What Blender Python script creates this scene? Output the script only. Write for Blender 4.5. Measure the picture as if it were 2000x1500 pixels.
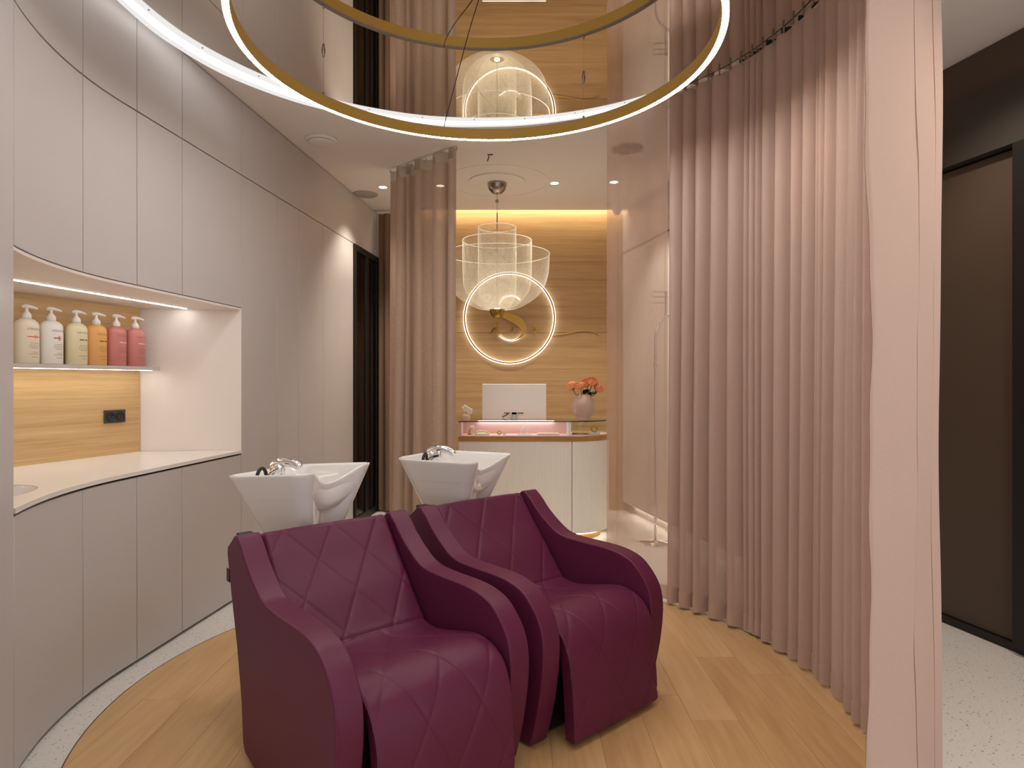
import bpy, bmesh, math, random
from mathutils import Vector, Matrix

random.seed(7)
for o in list(bpy.data.objects):
    bpy.data.objects.remove(o)
S = bpy.context.scene
C = S.collection
PI = math.pi

# ------------------------------------------------------------------ camera
CAM_H = 1.32
cam_d = bpy.data.cameras.new('camera')
cam_d.sensor_width = 36.0
cam_d.lens = 36.0 * 1258 / 2000
cam_d.shift_y = -0.0025
cam_d.clip_start = 0.05
cam = bpy.data.objects.new('camera', cam_d)
C.objects.link(cam)
cam.location = (0, 0, CAM_H)
cam.rotation_euler = (PI / 2, 0, 0)
S.camera = cam

# ------------------------------------------------------------------ world, exposure
W = bpy.data.worlds.new('world')
S.world = W
W.use_nodes = True
W.node_tree.nodes['Background'].inputs[0].default_value = (1.0, 0.98, 0.97, 1)
W.node_tree.nodes['Background'].inputs[1].default_value = 0.74
S.view_settings.view_transform = 'Standard'
S.view_settings.look = 'None'
S.view_settings.gamma = 1.0
S.view_settings.use_curve_mapping = False
S.view_settings.exposure = 0.3

RING_E = 55.0      # pendant ring LED
COVE_E = 2.6       # ceiling cove LED
WALLCOVE_E = 16.0  # slot light above the oak wall
LOGO_E = 2.6
NICHE_E = 32.0
DOWN_W = 46.0      # downlight spot watts
WARM = (1.0, 0.86, 0.70)
NEUT = (1.0, 0.975, 0.95)

# ------------------------------------------------------------------ geometry constants
CX, CY = -0.136, 2.754      # centre of the round room
R_WOOD = 1.503
R_CAB = 1.635
H = 3.04


# ------------------------------------------------------------------ materials
def lin(c):
    r = []
    for x in c[:3]:
        x /= 255.0
        r.append(x / 12.92 if x <= 0.04045 else ((x + 0.055) / 1.055) ** 2.4)
    return (r[0], r[1], r[2], 1.0)


MATS = {}


def new_mat(name):
    m = bpy.data.materials.new(name)
    m.use_nodes = True
    MATS[name] = m
    return m, m.node_tree.nodes, m.node_tree.links


def pbr(name, col, rough=0.5, metal=0.0, spec=0.5, noise=0.0, nscale=8.0, bump=0.0, bscale=60.0, coat=0.0, trans=0.0,
        ior=1.45, sheen=0.0, emis=None, estr=0.0, alpha=1.0):
    m, N, L = new_mat(name)
    b = N['Principled BSDF']
    c = lin(col) if max(col) > 1.0 else (col[0], col[1], col[2], 1)
    b.inputs['Base Color'].default_value = c
    b.inputs['Roughness'].default_value = rough
    b.inputs['Metallic'].default_value = metal
    b.inputs['Specular IOR Level'].default_value = spec
    b.inputs['Coat Weight'].default_value = coat
    b.inputs['Transmission Weight'].default_value = trans
    b.inputs['IOR'].default_value = ior
    b.inputs['Sheen Weight'].default_value = sheen
    b.inputs['Alpha'].default_value = alpha
    if emis:
        b.inputs['Emission Color'].default_value = (emis[0], emis[1], emis[2], 1)
        b.inputs['Emission Strength'].default_value = estr
    tc = N.new('ShaderNodeTexCoord')
    if noise:
        n = N.new('ShaderNodeTexNoise')
        n.inputs['Scale'].default_value = nscale
        n.inputs['Detail'].default_value = 4
        L.new(tc.outputs['Object'], n.inputs['Vector'])
        mx = N.new('ShaderNodeMixRGB')
        mx.blend_type = 'MULTIPLY'
        mx.inputs[0].default_value = noise
        mx.inputs[1].default_value = c
        L.new(n.outputs['Fac'], mx.inputs[2])
        hs = N.new('ShaderNodeBrightContrast')
        hs.inputs['Bright'].default_value = noise * 0.25 * max(c[:3])
        L.new(mx.outputs[0], hs.inputs[0])
        L.new(hs.outputs[0], b.inputs['Base Color'])
    if bump:
        n2 = N.new('ShaderNodeTexNoise')
        n2.inputs['Scale'].default_value = bscale
        n2.inputs['Detail'].default_value = 3
        L.new(tc.outputs['Object'], n2.inputs['Vector'])
        bp = N.new('ShaderNodeBump')
        bp.inputs['Strength'].default_value = bump
        bp.inputs['Distance'].default_value = 0.002
        L.new(n2.outputs['Fac'], bp.inputs['Height'])
        L.new(bp.outputs[0], b.inputs['Normal'])
    return m


def emit(name, col, strength):
    m, N, L = new_mat(name)
    N.remove(N['Principled BSDF'])
    e = N.new('ShaderNodeEmission')
    e.inputs[0].default_value = (col[0], col[1], col[2], 1)
    e.inputs[1].default_value = strength
    L.new(e.outputs[0], N['Material Output'].inputs[0])
    return m


def wood(name, c_dark, c_mid, c_light, scale, rough=0.5, rand=0.0, bump=0.15, spec=0.4, mscale=1.0):
    """scale: xyz mapping scale, small along the grain"""
    m, N, L = new_mat(name)
    b = N['Principled BSDF']
    b.inputs['Roughness'].default_value = rough
    b.inputs['Specular IOR Level'].default_value = spec
    tc = N.new('ShaderNodeTexCoord')
    mp = N.new('ShaderNodeMapping')
    mp.inputs['Scale'].default_value = scale
    L.new(tc.outputs['Object'], mp.inputs['Vector'])
    oi = N.new('ShaderNodeObjectInfo')
    if rand:
        ad = N.new('ShaderNodeVectorMath')
        ad.operation = 'ADD'
        ml = N.new('ShaderNodeMath')
        ml.operation = 'MULTIPLY'
        ml.inputs[1].default_value = 37.0
        L.new(oi.outputs['Random'], ml.inputs[0])
        L.new(mp.outputs[0], ad.inputs[0])
        L.new(ml.outputs[0], ad.inputs[1])
        vec = ad.outputs[0]
    else:
        vec = mp.outputs[0]
    n1 = N.new('ShaderNodeTexNoise')
    n1.inputs['Scale'].default_value = 1.0 * mscale
    n1.inputs['Detail'].default_value = 6
    n1.inputs['Roughness'].default_value = 0.6
    n1.inputs['Distortion'].default_value = 0.4
    L.new(vec, n1.inputs['Vector'])
    n2 = N.new('ShaderNodeTexNoise')
    n2.inputs['Scale'].default_value = 6.0 * mscale
    n2.inputs['Detail'].default_value = 4
    L.new(vec, n2.inputs['Vector'])
    mixf = N.new('ShaderNodeMath')
    mixf.operation = 'MULTIPLY_ADD'
    mixf.inputs[1].default_value = 0.35
    L.new(n2.outputs['Fac'], mixf.inputs[0])
    sc = N.new('ShaderNodeMath')
    sc.operation = 'MULTIPLY'
    sc.inputs[1].default_value = 0.68
    L.new(n1.outputs['Fac'], sc.inputs[0])
    L.new(sc.outputs[0], mixf.inputs[2])
    last = mixf.outputs[0]
    if rand:
        r2 = N.new('ShaderNodeMath')
        r2.operation = 'MULTIPLY_ADD'
        r2.inputs[1].default_value = rand
        L.new(oi.outputs['Random'], r2.inputs[0])
        r3 = N.new('ShaderNodeMath')
        r3.operation = 'SUBTRACT'
        r3.inputs[1].default_value = rand * 0.5
        L.new(last, r2.inputs[2])
        L.new(r2.outputs[0], r3.inputs[0])
        last = r3.outputs[0]
    cr = N.new('ShaderNodeValToRGB')
    el = cr.color_ramp.elements
    el[0].position = 0.32
    el[0].color = lin(c_dark)
    el[1].position = 0.70
    el[1].color = lin(c_light)
    e = el.new(0.5)
    e.color = lin(c_mid)
    L.new(last, cr.inputs[0])
    L.new(cr.outputs[0], b.inputs['Base Color'])
    bp = N.new('ShaderNodeBump')
    bp.inputs['Strength'].default_value = bump
    bp.inputs['Distance'].default_value = 0.001
    L.new(n2.outputs['Fac'], bp.inputs['Height'])
    L.new(bp.outputs[0], b.inputs['Normal'])
    return m


def cloth(name, col, transl=0.35, transp=0.0, weave=900.0, dark=0.85, bump=0.25):
    m, N, L = new_mat(name)
    N.remove(N['Principled BSDF'])
    tc = N.new('ShaderNodeTexCoord')
    mp = N.new('ShaderNodeMapping')
    mp.inputs['Scale'].default_value = (weave * 0.35, weave * 0.35, weave)
    L.new(tc.outputs['Object'], mp.inputs['Vector'])
    n = N.new('ShaderNodeTexNoise')
    n.inputs['Scale'].default_value = 1.0
    n.inputs['Detail'].default_value = 2
    L.new(mp.outputs[0], n.inputs['Vector'])
    cr = N.new('ShaderNodeValToRGB')
    c = lin(col)
    cr.color_ramp.elements[0].position = 0.3
    cr.color_ramp.elements[0].color = (c[0] * dark, c[1] * dark, c[2] * dark, 1)
    cr.color_ramp.elements[1].position = 0.7
    cr.color_ramp.elements[1].color = c
    L.new(n.outputs['Fac'], cr.inputs[0])
    bp = N.new('ShaderNodeBump')
    bp.inputs['Strength'].default_value = bump
    bp.inputs['Distance'].default_value = 0.0008
    L.new(n.outputs['Fac'], bp.inputs['Height'])
    d = N.new('ShaderNodeBsdfDiffuse')
    t = N.new('ShaderNodeBsdfTranslucent')
    for x in (d, t):
        L.new(cr.outputs[0], x.inputs['Color'])
        L.new(bp.outputs[0], x.inputs['Normal'])
    mx = N.new('ShaderNodeMixShader')
    mx.inputs[0].default_value = transl
    L.new(d.outputs[0], mx.inputs[1])
    L.new(t.outputs[0], mx.inputs[2])
    out = mx.outputs[0]
    if transp > 0:
        tr = N.new('ShaderNodeBsdfTransparent')
        tr.inputs[0].default_value = (1, 0.97, 0.95, 1)
        m2 = N.new('ShaderNodeMixShader')
        m2.inputs[0].default_value = transp
        L.new(out, m2.inputs[1])
        L.new(tr.outputs[0], m2.inputs[2])
        out = m2.outputs[0]
    L.new(out, N['Material Output'].inputs[0])
    return m


def terrazzo(name):
    m, N, L = new_mat(name)
    b = N['Principled BSDF']
    b.inputs['Roughness'].default_value = 0.45
    tc = N.new('ShaderNodeTexCoord')
    base = lin((228, 223, 217))
    prev = None
    for i, (sc, th, col) in enumerate([(55, 0.18, (150, 135, 122)), (85, 0.15, (105, 92, 84)), (38, 0.13, (228, 220, 210)),
                                       (120, 0.17, (160, 146, 134))]):
        v = N.new('ShaderNodeTexVoronoi')
        v.inputs['Scale'].default_value = sc
        v.inputs['Randomness'].default_value = 1.0
        L.new(tc.outputs['Object'], v.inputs['Vector'])
        # keep only some of the chips
        sep = N.new('ShaderNodeSeparateColor')
        L.new(v.outputs['Color'], sep.inputs[0])
        k = N.new('ShaderNodeMath')
        k.operation = 'LESS_THAN'
        k.inputs[1].default_value = 0.45
        L.new(sep.outputs[0], k.inputs[0])
        s = N.new('ShaderNodeMath')
        s.operation = 'LESS_THAN'
        s.inputs[1].default_value = th
        L.new(v.outputs['Distance'], s.inputs[0])
        f = N.new('ShaderNodeMath')
        f.operation = 'MULTIPLY'
        L.new(k.outputs[0], f.inputs[0])
        L.new(s.outputs[0], f.inputs[1])
        mx = N.new('ShaderNodeMixRGB')
        L.new(f.outputs[0], mx.inputs[0])
        if prev is None:
            mx.inputs[1].default_value = base
        else:
            L.new(prev, mx.inputs[1])
        mx.inputs[2].default_value = lin(col)
        prev = mx.outputs[0]
    L.new(prev, b.inputs['Base Color'])
    return m


def glass(name, col, rough=0.0, ior=1.45, mix=0.0):
    """thin architectural glass: mostly straight-through with a reflection"""
    m, N, L = new_mat(name)
    N.remove(N['Principled BSDF'])
    t = N.new('ShaderNodeBsdfTransparent')
    t.inputs[0].default_value = (col[0], col[1], col[2], 1)
    g = N.new('ShaderNodeBsdfGlossy')
    g.inputs['Roughness'].default_value = rough
    fr = N.new('ShaderNodeFresnel')
    fr.inputs['IOR'].default_value = ior
    mx = N.new('ShaderNodeMixShader')
    ge = N.new('ShaderNodeNewGeometry')
    inv = N.new('ShaderNodeMath')
    inv.operation = 'SUBTRACT'
    inv.inputs[0].default_value = 1.0
    L.new(ge.outputs['Backfacing'], inv.inputs[1])
    ml = N.new('ShaderNodeMath')
    ml.operation = 'MULTIPLY'
    L.new(fr.outputs[0], ml.inputs[0])
    L.new(inv.outputs[0], ml.inputs[1])
    L.new(ml.outputs[0], mx.inputs[0])
    L.new(t.outputs[0], mx.inputs[1])
    L.new(g.outputs[0], mx.inputs[2])
    L.new(mx.outputs[0], N['Material Output'].inputs[0])
    return m


M_cab = pbr('greige_lacquer', (200, 193, 190), 0.40, spec=0.4, noise=0.06, nscale=3)
M_carc = pbr('dark_carcass', (38, 33, 29), 0.8)
M_white = pbr('white_paint', (238, 231, 225), 0.75, noise=0.04, nscale=2)
M_wallw = pbr('white_wall', (214, 205, 196), 0.8, noise=0.04, nscale=2)
M_counter = pbr('white_composite', (238, 232, 225), 0.25, spec=0.5, noise=0.05, nscale=60)
M_nichew = pbr('niche_white', (236, 226, 218), 0.45, noise=0.03, nscale=5)
M_mirror = pbr('mirror', (0.80, 0.77, 0.72), 0.0, metal=1.0, noise=0.02, nscale=0.5)
M_brass = pbr('brass', (178, 145, 62), 0.32, metal=1.0, noise=0.08, nscale=30)
M_brassd = pbr('gold_satin', (196, 156, 66), 0.42, metal=0.45, noise=0.1, nscale=40)
M_brassp = pbr('brass_lacquer', (212, 174, 82), 0.45, metal=0.15, noise=0.06, nscale=30)
M_nickel = pbr('brushed_nickel', (168, 158, 146), 0.25, metal=1.0, noise=0.1, nscale=40)
M_chrome = pbr('chrome', (0.86, 0.86, 0.87), 0.05, metal=1.0, noise=0.03, nscale=20)
M_black = pbr('black_metal', (24, 22, 21), 0.45, noise=0.1, nscale=30)
M_plate = pbr('socket_grey', (70, 66, 60), 0.5, noise=0.1, nscale=30)
M_rubber = pbr('black_rubber', (30, 30, 31), 0.5, noise=0.1, nscale=50)
M_leather = pbr('purple_leather', (97, 31, 63), 0.42, spec=0.36, noise=0.06, nscale=10, bump=0.12, bscale=420)
M_ceramic = pbr('white_ceramic', (240, 236, 232), 0.08, spec=0.6, coat=0.4, noise=0.02, nscale=4)
M_oakfloor = wood('oak_floor', (188, 146, 98), (206, 165, 114), (218, 181, 132), (7.0, 0.6, 7.0), 0.42, rand=0.13)
M_oakwall = wood('oak_veneer', (160, 124, 82), (182, 146, 100), (198, 164, 120), (0.55, 5.0, 20.0), 0.5, bump=0.1)
M_oakniche = wood('oak_niche', (186, 148, 98), (206, 170, 118), (220, 188, 138), (0.8, 0.8, 34.0), 0.5, bump=0.1)
M_oakband = wood('oak_band', (150, 106, 52), (172, 126, 66), (190, 146, 84), (1.0, 6.0, 12.0), 0.45)
M_terr = terrazzo('terrazzo')
M_drape = cloth('pink_drape', (216, 187, 173), 0.22, 0.05)
M_sheer = cloth('pink_sheer', (212, 178, 160), 0.38, 0.44, weave=1200)
M_hem = cloth('pink_hem', (214, 186, 171), 0.16, 0.0)
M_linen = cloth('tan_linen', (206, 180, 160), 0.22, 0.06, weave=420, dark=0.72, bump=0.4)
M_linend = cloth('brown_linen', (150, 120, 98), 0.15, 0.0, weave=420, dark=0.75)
M_tape = cloth('heading_tape', (176, 164, 152), 0.35, 0.30)
M_dark = pbr('dark_brown_panel', (82, 66, 53), 0.5, noise=0.15, nscale=2)
M_dark2 = pbr('dark_lintel', (62, 55, 48), 0.5, noise=0.15, nscale=3)
M_olive = pbr('dark_olive_interior', (88, 74, 44), 0.6, noise=0.2, nscale=4)
M_dglass = glass('smoked_glass', (0.42, 0.38, 0.30))
M_cglass = glass('clear_glass', (0.95, 0.97, 0.955))
M_gedge = pbr('green_glass_edge', (40, 66, 58), 0.1, noise=0.1, nscale=30)
M_pink = pbr('pink_velvet', (232, 190, 188), 0.7, sheen=0.3, noise=0.05, nscale=20)
M_flute = pbr('cream_fluted', (234, 226, 214), 0.55, noise=0.05, nscale=5)
M_imac = pbr('white_gloss_plastic', (226, 220, 212), 0.22, noise=0.03, nscale=5)
M_mesh = pbr('acrylic_mesh', (236, 228, 206), 0.3, spec=0.5, emis=(1.0, 0.93, 0.76), estr=0.09, noise=0.05, nscale=30)
M_meshrim = pbr('acrylic_rim', (244, 236, 216), 0.3, spec=0.5, emis=(1.0, 0.93, 0.78), estr=0.30, noise=0.05, nscale=30)
M_vase = pbr('frosted_pink_glass', (232, 200, 182), 0.3, trans=0.35, noise=0.06, nscale=9)
M_rose = pbr('coral_petals', (252, 156, 84), 0.6, noise=0.35, nscale=60)
M_rose2 = pbr('pink_coral_petals', (246, 130, 92), 0.6, noise=0.35, nscale=60)
M_leaf = pbr('dark_leaf', (40, 60, 30), 0.5, noise=0.3, nscale=30)
M_stem = pbr('stem_green', (74, 84, 40), 0.5, noise=0.2, nscale=40)
M_petalw = pbr('white_petals', (244, 238, 230), 0.6, noise=0.05, nscale=30)
M_pearl = pbr('pearl', (240, 226, 200), 0.25, coat=0.5, noise=0.05, nscale=30)
M_grille = pbr('grey_grille', (176, 168, 160), 0.8, noise=0.1, nscale=200)
M_shelf = pbr('shelf_greige', (206, 197, 190), 0.45, noise=0.04, nscale=5)
M_pump = pbr('pump_white', (246, 242, 238), 0.35, noise=0.02, nscale=20)
M_gtext = pbr('label_grey', (120, 104, 96), 0.6, noise=0.05, nscale=40)
M_rtext = pbr('label_red', (224, 78, 34), 0.6, noise=0.05, nscale=40)
M_ktext = pbr('label_black', (46, 36, 30), 0.6, noise=0.05, nscale=40)
M_ptext = pbr('label_pale', (250, 224, 218), 0.6, noise=0.05, nscale=40)
M_mtext = pbr('label_mauve', (146, 92, 92), 0.6, noise=0.05, nscale=40)
M_otext = pbr('label_brown', (150, 106, 60), 0.6, noise=0.05, nscale=40)
E_ring = emit('ring_led', NEUT, RING_E)
E_cove = emit('cove_led', NEUT, COVE_E)
E_covedim = emit('cove_diffuser', NEUT, COVE_E * 0.27)
E_wall = emit('wall_slot_led', (1.0, 0.87, 0.64), WALLCOVE_E)
E_logo = emit('logo_led', (1.0, 0.98, 0.96), LOGO_E)
E_niche = emit('niche_led', (1.0, 0.985, 0.97), NICHE_E)
E_under = emit('shelf_led', (1.0, 0.95, 0.88), NICHE_E * 0.9)
E_toe = emit('toe_led', (1.0, 0.88, 0.72), 6.0)
E_case = emit('case_led', (1.0, 0.95, 0.92), 6.0)
E_spot = emit('downlight_lens', (1.0, 0.85, 0.6), 9.0)
E_chand = emit('chandelier_led', (1.0, 0.9, 0.72), 40.0)


# ------------------------------------------------------------------ object helpers
def link(o, parent=None):
    C.objects.link(o)
    if parent is not None:
        o.parent = parent
    return o


def tag(o, label=None, cat=None, group=None, kind=None):
    if label:
        o['label'] = label
    if cat:
        o['category'] = cat
    if group:
        o['group'] = group
    if kind:
        o['kind'] = kind
    return o


def thing(name, label, cat, loc=(0, 0, 0), rz=0.0, group=None):
    o = bpy.data.objects.new(name, None)
    o.empty_display_size = 0.1
    link(o)
    o.location = loc
    o.rotation_euler = (0, 0, rz)
    return tag(o, label, cat, group)


class MB:
    def __init__(s):
        s.v = []
        s.f = []

    def add(s, vs, fs):
        b = len(s.v)
        s.v += [tuple(x) for x in vs]
        s.f += [tuple(i + b for i in f) for f in fs]
        return s

    def box(s, x0, x1, y0, y1, z0, z1):
        vs = [(x0, y0, z0), (x1, y0, z0), (x1, y1, z0), (x0, y1, z0), (x0, y0, z1), (x1, y0, z1), (x1, y1, z1), (x0, y1, z1)]
        return s.add(vs, [(0, 3, 2, 1), (4, 5, 6, 7), (0, 1, 5, 4), (1, 2, 6, 5), (2, 3, 7, 6), (3, 0, 4, 7)])

    def prism(s, poly, z0, z1):
        """poly: ccw xy list, extruded in z"""
        n = len(poly)
        vs = [(p[0], p[1], z0) for p in poly] + [(p[0], p[1], z1) for p in poly]
        fs = [tuple(range(n - 1, -1, -1)), tuple(range(n, 2 * n))]
        for i in range(n):
            j = (i + 1) % n
            fs.append((i, j, n + j, n + i))
        return s.add(vs, fs)

    def slab(s, a, b, z0, z1):
        """strip between two polylines a (front) and b (back), same count"""
        n = len(a)
        vs = []
        for p, q in zip(a, b):
            vs += [(p[0], p[1], z0), (p[0], p[1], z1), (q[0], q[1], z1), (q[0], q[1], z0)]
        fs = [(0, 1, 2, 3), (4 * n - 1, 4 * n - 2, 4 * n - 3, 4 * n - 4)]
        for i in range(n - 1):
            k = 4 * i
            for e in range(4):
                g = (e + 1) % 4
                fs.append((k + g, k + e, k + 4 + e, k + 4 + g))
        return s.add(vs, fs)

    def lathe(s, prof, n=32, cx=0, cy=0, cz=0, sx=1.0, sy=1.0):
        """prof: (r, z) list; closes at r == 0"""
        vs = []
        idx = []
        for r, z in prof:
            if r < 1e-6:
                idx.append([len(vs)])
                vs.append((cx, cy, cz + z))
            else:
                row = []
                for k in range(n):
                    a = 2 * PI * k / n
                    row.append(len(vs))
                    vs.append((cx + r * math.cos(a) * sx, cy + r * math.sin(a) * sy, cz + z))
                idx.append(row)
        fs = []
        for A, B in zip(idx[:-1], idx[1:]):
            for k in range(n):
                j = (k + 1) % n
                if len(A) == 1 and len(B) == 1:
                    continue
                if len(A) == 1:
                    fs.append((A[0], B[j], B[k]))
                elif len(B) == 1:
                    fs.append((A[k], A[j], B[0]))
                else:
                    fs.append((A[k], A[j], B[j], B[k]))
        return s.add(vs, fs)

    def tube(s, path, r, n=8, closed=False, caps=True):
        P = [Vector(p) for p in path]
        m = len(P)
        rr = r if isinstance(r, (list, tuple)) else [r] * m
        vs = []
        up = None
        for i in range(m):
            if closed:
                t = (P[(i + 1) % m] - P[i - 1])
            else:
                t = P[min(i + 1, m - 1)] - P[max(i - 1, 0)]
            t.normalize()
            if up is None:
                a = Vector((0, 0, 1)) if abs(t.z) < 0.9 else Vector((1, 0, 0))
                up = (a - t * a.dot(t)).normalized()
            else:
                up = (up - t * up.dot(t))
                if up.length < 1e-6:
                    up = Vector((1, 0, 0))
                up.normalize()
            w = t.cross(up)
            for k in range(n):
                q = 2 * PI * k / n
                vs.append(P[i] + (up * math.cos(q) + w * math.sin(q)) * rr[i])
        fs = []
        for i in range(m if closed else m - 1):
            for k in range(n):
                j = (k + 1) % n
                a, b = i * n, ((i + 1) % m) * n
                fs.append((a + k, a + j, b + j, b + k))
        if caps and not closed:
            fs.append(tuple(range(n - 1, -1, -1)))
            fs.append(tuple(range((m - 1) * n, m * n)))
        return s.add(vs, fs)

    def ring(s, r0, r1, z0, z1, n=128, a0=0.0, a1=2 * PI, cx=0, cy=0):
        full = abs(a1 - a0 - 2 * PI) < 1e-6
        vs = []
        cnt = n if full else n + 1
        for k in range(cnt):
            a = a0 + (a1 - a0) * k / n
            c, d = math.cos(a), math.sin(a)
            for r, z in ((r0, z0), (r1, z0), (r1, z1), (r0, z1)):
                vs.append((cx + r * c, cy + r * d, z))
        fs = []
        for k in range(n):
            a, b = 4 * k, 4 * ((k + 1) % cnt)
            for e in range(4):
                g = (e + 1) % 4
                fs.append((a + e, b + e, b + g, a + g))
        if not full:
            fs += [(3, 2, 1, 0), tuple(4 * n + e for e in range(4))]
        return s.add(vs, fs)

    def grid(s, rows):
        """rows: list of equal-length vertex rows"""
        b = len(s.v)
        m = len(rows[0])
        for r in rows:
            s.v += [tuple(p) for p in r]
        for i in range(len(rows) - 1):
            for j in range(m - 1):
                s.f.append((b + i * m + j, b + i * m + j + 1, b + (i + 1) * m + j + 1, b + (i + 1) * m + j))
        return s

    def build(s, name, mat, parent=None, smooth=False, bevel=0.0, seg=2, angle=None, fix=True):
        me = bpy.data.meshes.new(name)
        me.from_pydata(s.v, [], s.f)
        me.update()
        if fix or bevel:
            bm = bmesh.new()
            bm.from_mesh(me)
            if fix:
                bmesh.ops.recalc_face_normals(bm, faces=bm.faces)
            bm.to_mesh(me)
            bm.free()
        me.materials.append(mat)
        o = bpy.data.objects.new(name, me)
        link(o, parent)
        if smooth or angle:
            for p in me.polygons:
                p.use_smooth = True
        if bevel:
            md = o.modifiers.new('bevel', 'BEVEL')
            md.width = bevel
            md.segments = seg
            md.limit_method = 'ANGLE'
            md.angle_limit = math.radians(35)
            md.harden_normals = False
        if angle:
            me.set_sharp_from_angle(angle=math.radians(angle))
        return o


def copy_obj(o, parent):
    c = o.copy()
    C.objects.link(c)
    c.parent = parent
    return c


def copy_tree(root):
    r = root.copy()
    C.objects.link(r)
    for ch in list(root.children):
        c = copy_obj(ch, r)
        for g in list(ch.children):
            copy_obj(g, c)
    return r


def spline(pts, n=8, closed=False):
    """Catmull-Rom through points of any dimension"""
    out = []
    m = len(pts)
    rng = range(m if closed else m - 1)
    for i in rng:
        if closed:
            p0, p1, p2, p3 = pts[i - 1], pts[i], pts[(i + 1) % m], pts[(i + 2) % m]
        else:
            p0, p1, p2, p3 = pts[max(i - 1, 0)], pts[i], pts[i + 1], pts[min(i + 2, m - 1)]
        for k in range(n):
            t = k / n
            t2, t3 = t * t, t * t * t
            out.append(tuple(0.5 * ((2 * b) + (-a + c) * t + (2 * a - 5 * b + 4 * c - d) * t2 + (-a + 3 * b - 3 * c + d) * t3)
                             for a, b, c, d in zip(p0, p1, p2, p3)))
    if not closed:
        out.append(tuple(pts[-1]))
    return out


def resample(path, step):
    L = [0.0]
    for a, b in zip(path[:-1], path[1:]):
        L.append(L[-1] + math.dist(a, b))
    n = max(2, int(L[-1] / step))
    out = []
    k = 0
    for i in range(n + 1):
        t = L[-1] * i / n
        while k < len(L) - 2 and L[k + 1] < t:
            k += 1
        w = (t - L[k]) / max(1e-9, L[k + 1] - L[k])
        out.append(tuple(a + (b - a) * w for a, b in zip(path[k], path[k + 1])))
    return out, L[-1]


def ordinal(i):
    return ['first', 'second', 'third', 'fourth', 'fifth', 'sixth', 'seventh', 'eighth', 'ninth'][i]


# ==================================================================  STRUCTURE
# floor
fl = MB().box(-3.0, 3.2, -1.6, 6.9, -0.05, 0.0).build('floor', M_terr)
tag(fl, 'pale speckled terrazzo floor', kind='structure')


def clip(poly, f):
    """clip polygon by half plane f(p) >= 0 (linear)"""
    out = []
    for i in range(len(poly)):
        a, b = poly[i - 1], poly[i]
        fa, fb = f(a), f(b)
        if (fa >= 0) != (fb >= 0):
            t = fa / (fa - fb)
            out.append((a[0] + (b[0] - a[0]) * t, a[1] + (b[1] - a[1]) * t))
        if fb >= 0:
            out.append(b)
    return out


circ = [(CX + R_WOOD * math.cos(2 * PI * k / 120), CY + R_WOOD * math.sin(2 * PI * k / 120)) for k in range(120)]
PW = 0.185
JOINT = {13: 3.075, 12: 2.50, 0: 2.66}
rj = random.Random(5)
for c in range(-1, 16):
    x0 = 0.88 + (c - 13) * PW
    x1 = x0 + PW
    ys = [CY - R_WOOD - 0.1]
    j = JOINT.get(c, CY + rj.uniform(-0.9, 0.9))
    js = sorted([j - 1.55, j, j + 1.55])
    ys += [y for y in js if abs(y - CY) < R_WOOD - 0.15]
    ys.append(CY + R_WOOD + 0.1)
    for ya, yb in zip(ys[:-1], ys[1:]):
        g = 0.0005
        poly = circ
        for fn in (lambda p: p[0] - x0 - g, lambda p: x1 - g - p[0], lambda p: p[1] - ya - g, lambda p: yb - g - p[1]):
            poly = clip(poly, fn)
            if len(poly) < 3:
                break
        if len(poly) < 3:
            continue
        MB().prism(poly, 0.0004, 0.005).build('plank', M_oakfloor, fl)
MB().ring(R_WOOD + 0.001, R_WOOD + 0.005, 0.0, 0.0052, 160, cx=CX, cy=CY).build('edge_trim', M_nickel, fl)

# ceiling with the round opening
# the light band round the mirror: polar about the room centre (degrees, inner, outer radius)
BAND = [(46, 1.470, 1.560), (57, 1.470, 1.562), (70, 1.466, 1.575), (89, 1.464, 1.600), (112, 1.500, 1.660), (135, 1.535, 1.708), (150, 1.545, 1.715),
        (163, 1.556, 1.690), (175, 1.550, 1.655), (195, 1.540, 1.630), (215, 1.53, 1.62), (240, 1.52, 1.61)]
DROP = 0.984
TA0, TA1 = math.radians(50), math.radians(236)


def band_at(a, k):
    """k = 1 inner, 2 outer edge; returns plan point of the dropped band"""
    d_ = math.degrees(a)
    for p_, q_ in zip(BAND[:-1], BAND[1:]):
        if p_[0] <= d_ <= q_[0]:
            w = (d_ - p_[0]) / (q_[0] - p_[0])
            w = w * w * (3 - 2 * w) * 0.5 + w * 0.5
            r_ = p_[k] + (q_[k] - p_[k]) * w
            break
    return ((CX + r_ * math.cos(a)) * DROP, (CY + r_ * math.sin(a)) * DROP)


def edge_loop(k, rest, shrink):
    out = []
    for i in range(360):
        a = 2 * PI * i / 360
        if TA0 <= a <= TA1:
            x, y = band_at(a, k)
            out.append((CX + (x - CX) * shrink, CY + (y - CY) * shrink))
        else:
            out.append((CX + rest * math.cos(a), CY + rest * math.sin(a)))
    return out


def rect_hit(a):
    dx, dy = math.cos(a), math.sin(a)
    best = 1e9
    for lim, p, d in ((-3.0, CX, dx), (3.2, CX, dx), (-1.6, CY, dy), (6.46, CY, dy)):
        if abs(d) > 1e-9:
            t = (lim - p) / d
            if t > 0:
                best = min(best, t)
    return (CX + dx * best, CY + dy * best)


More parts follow.
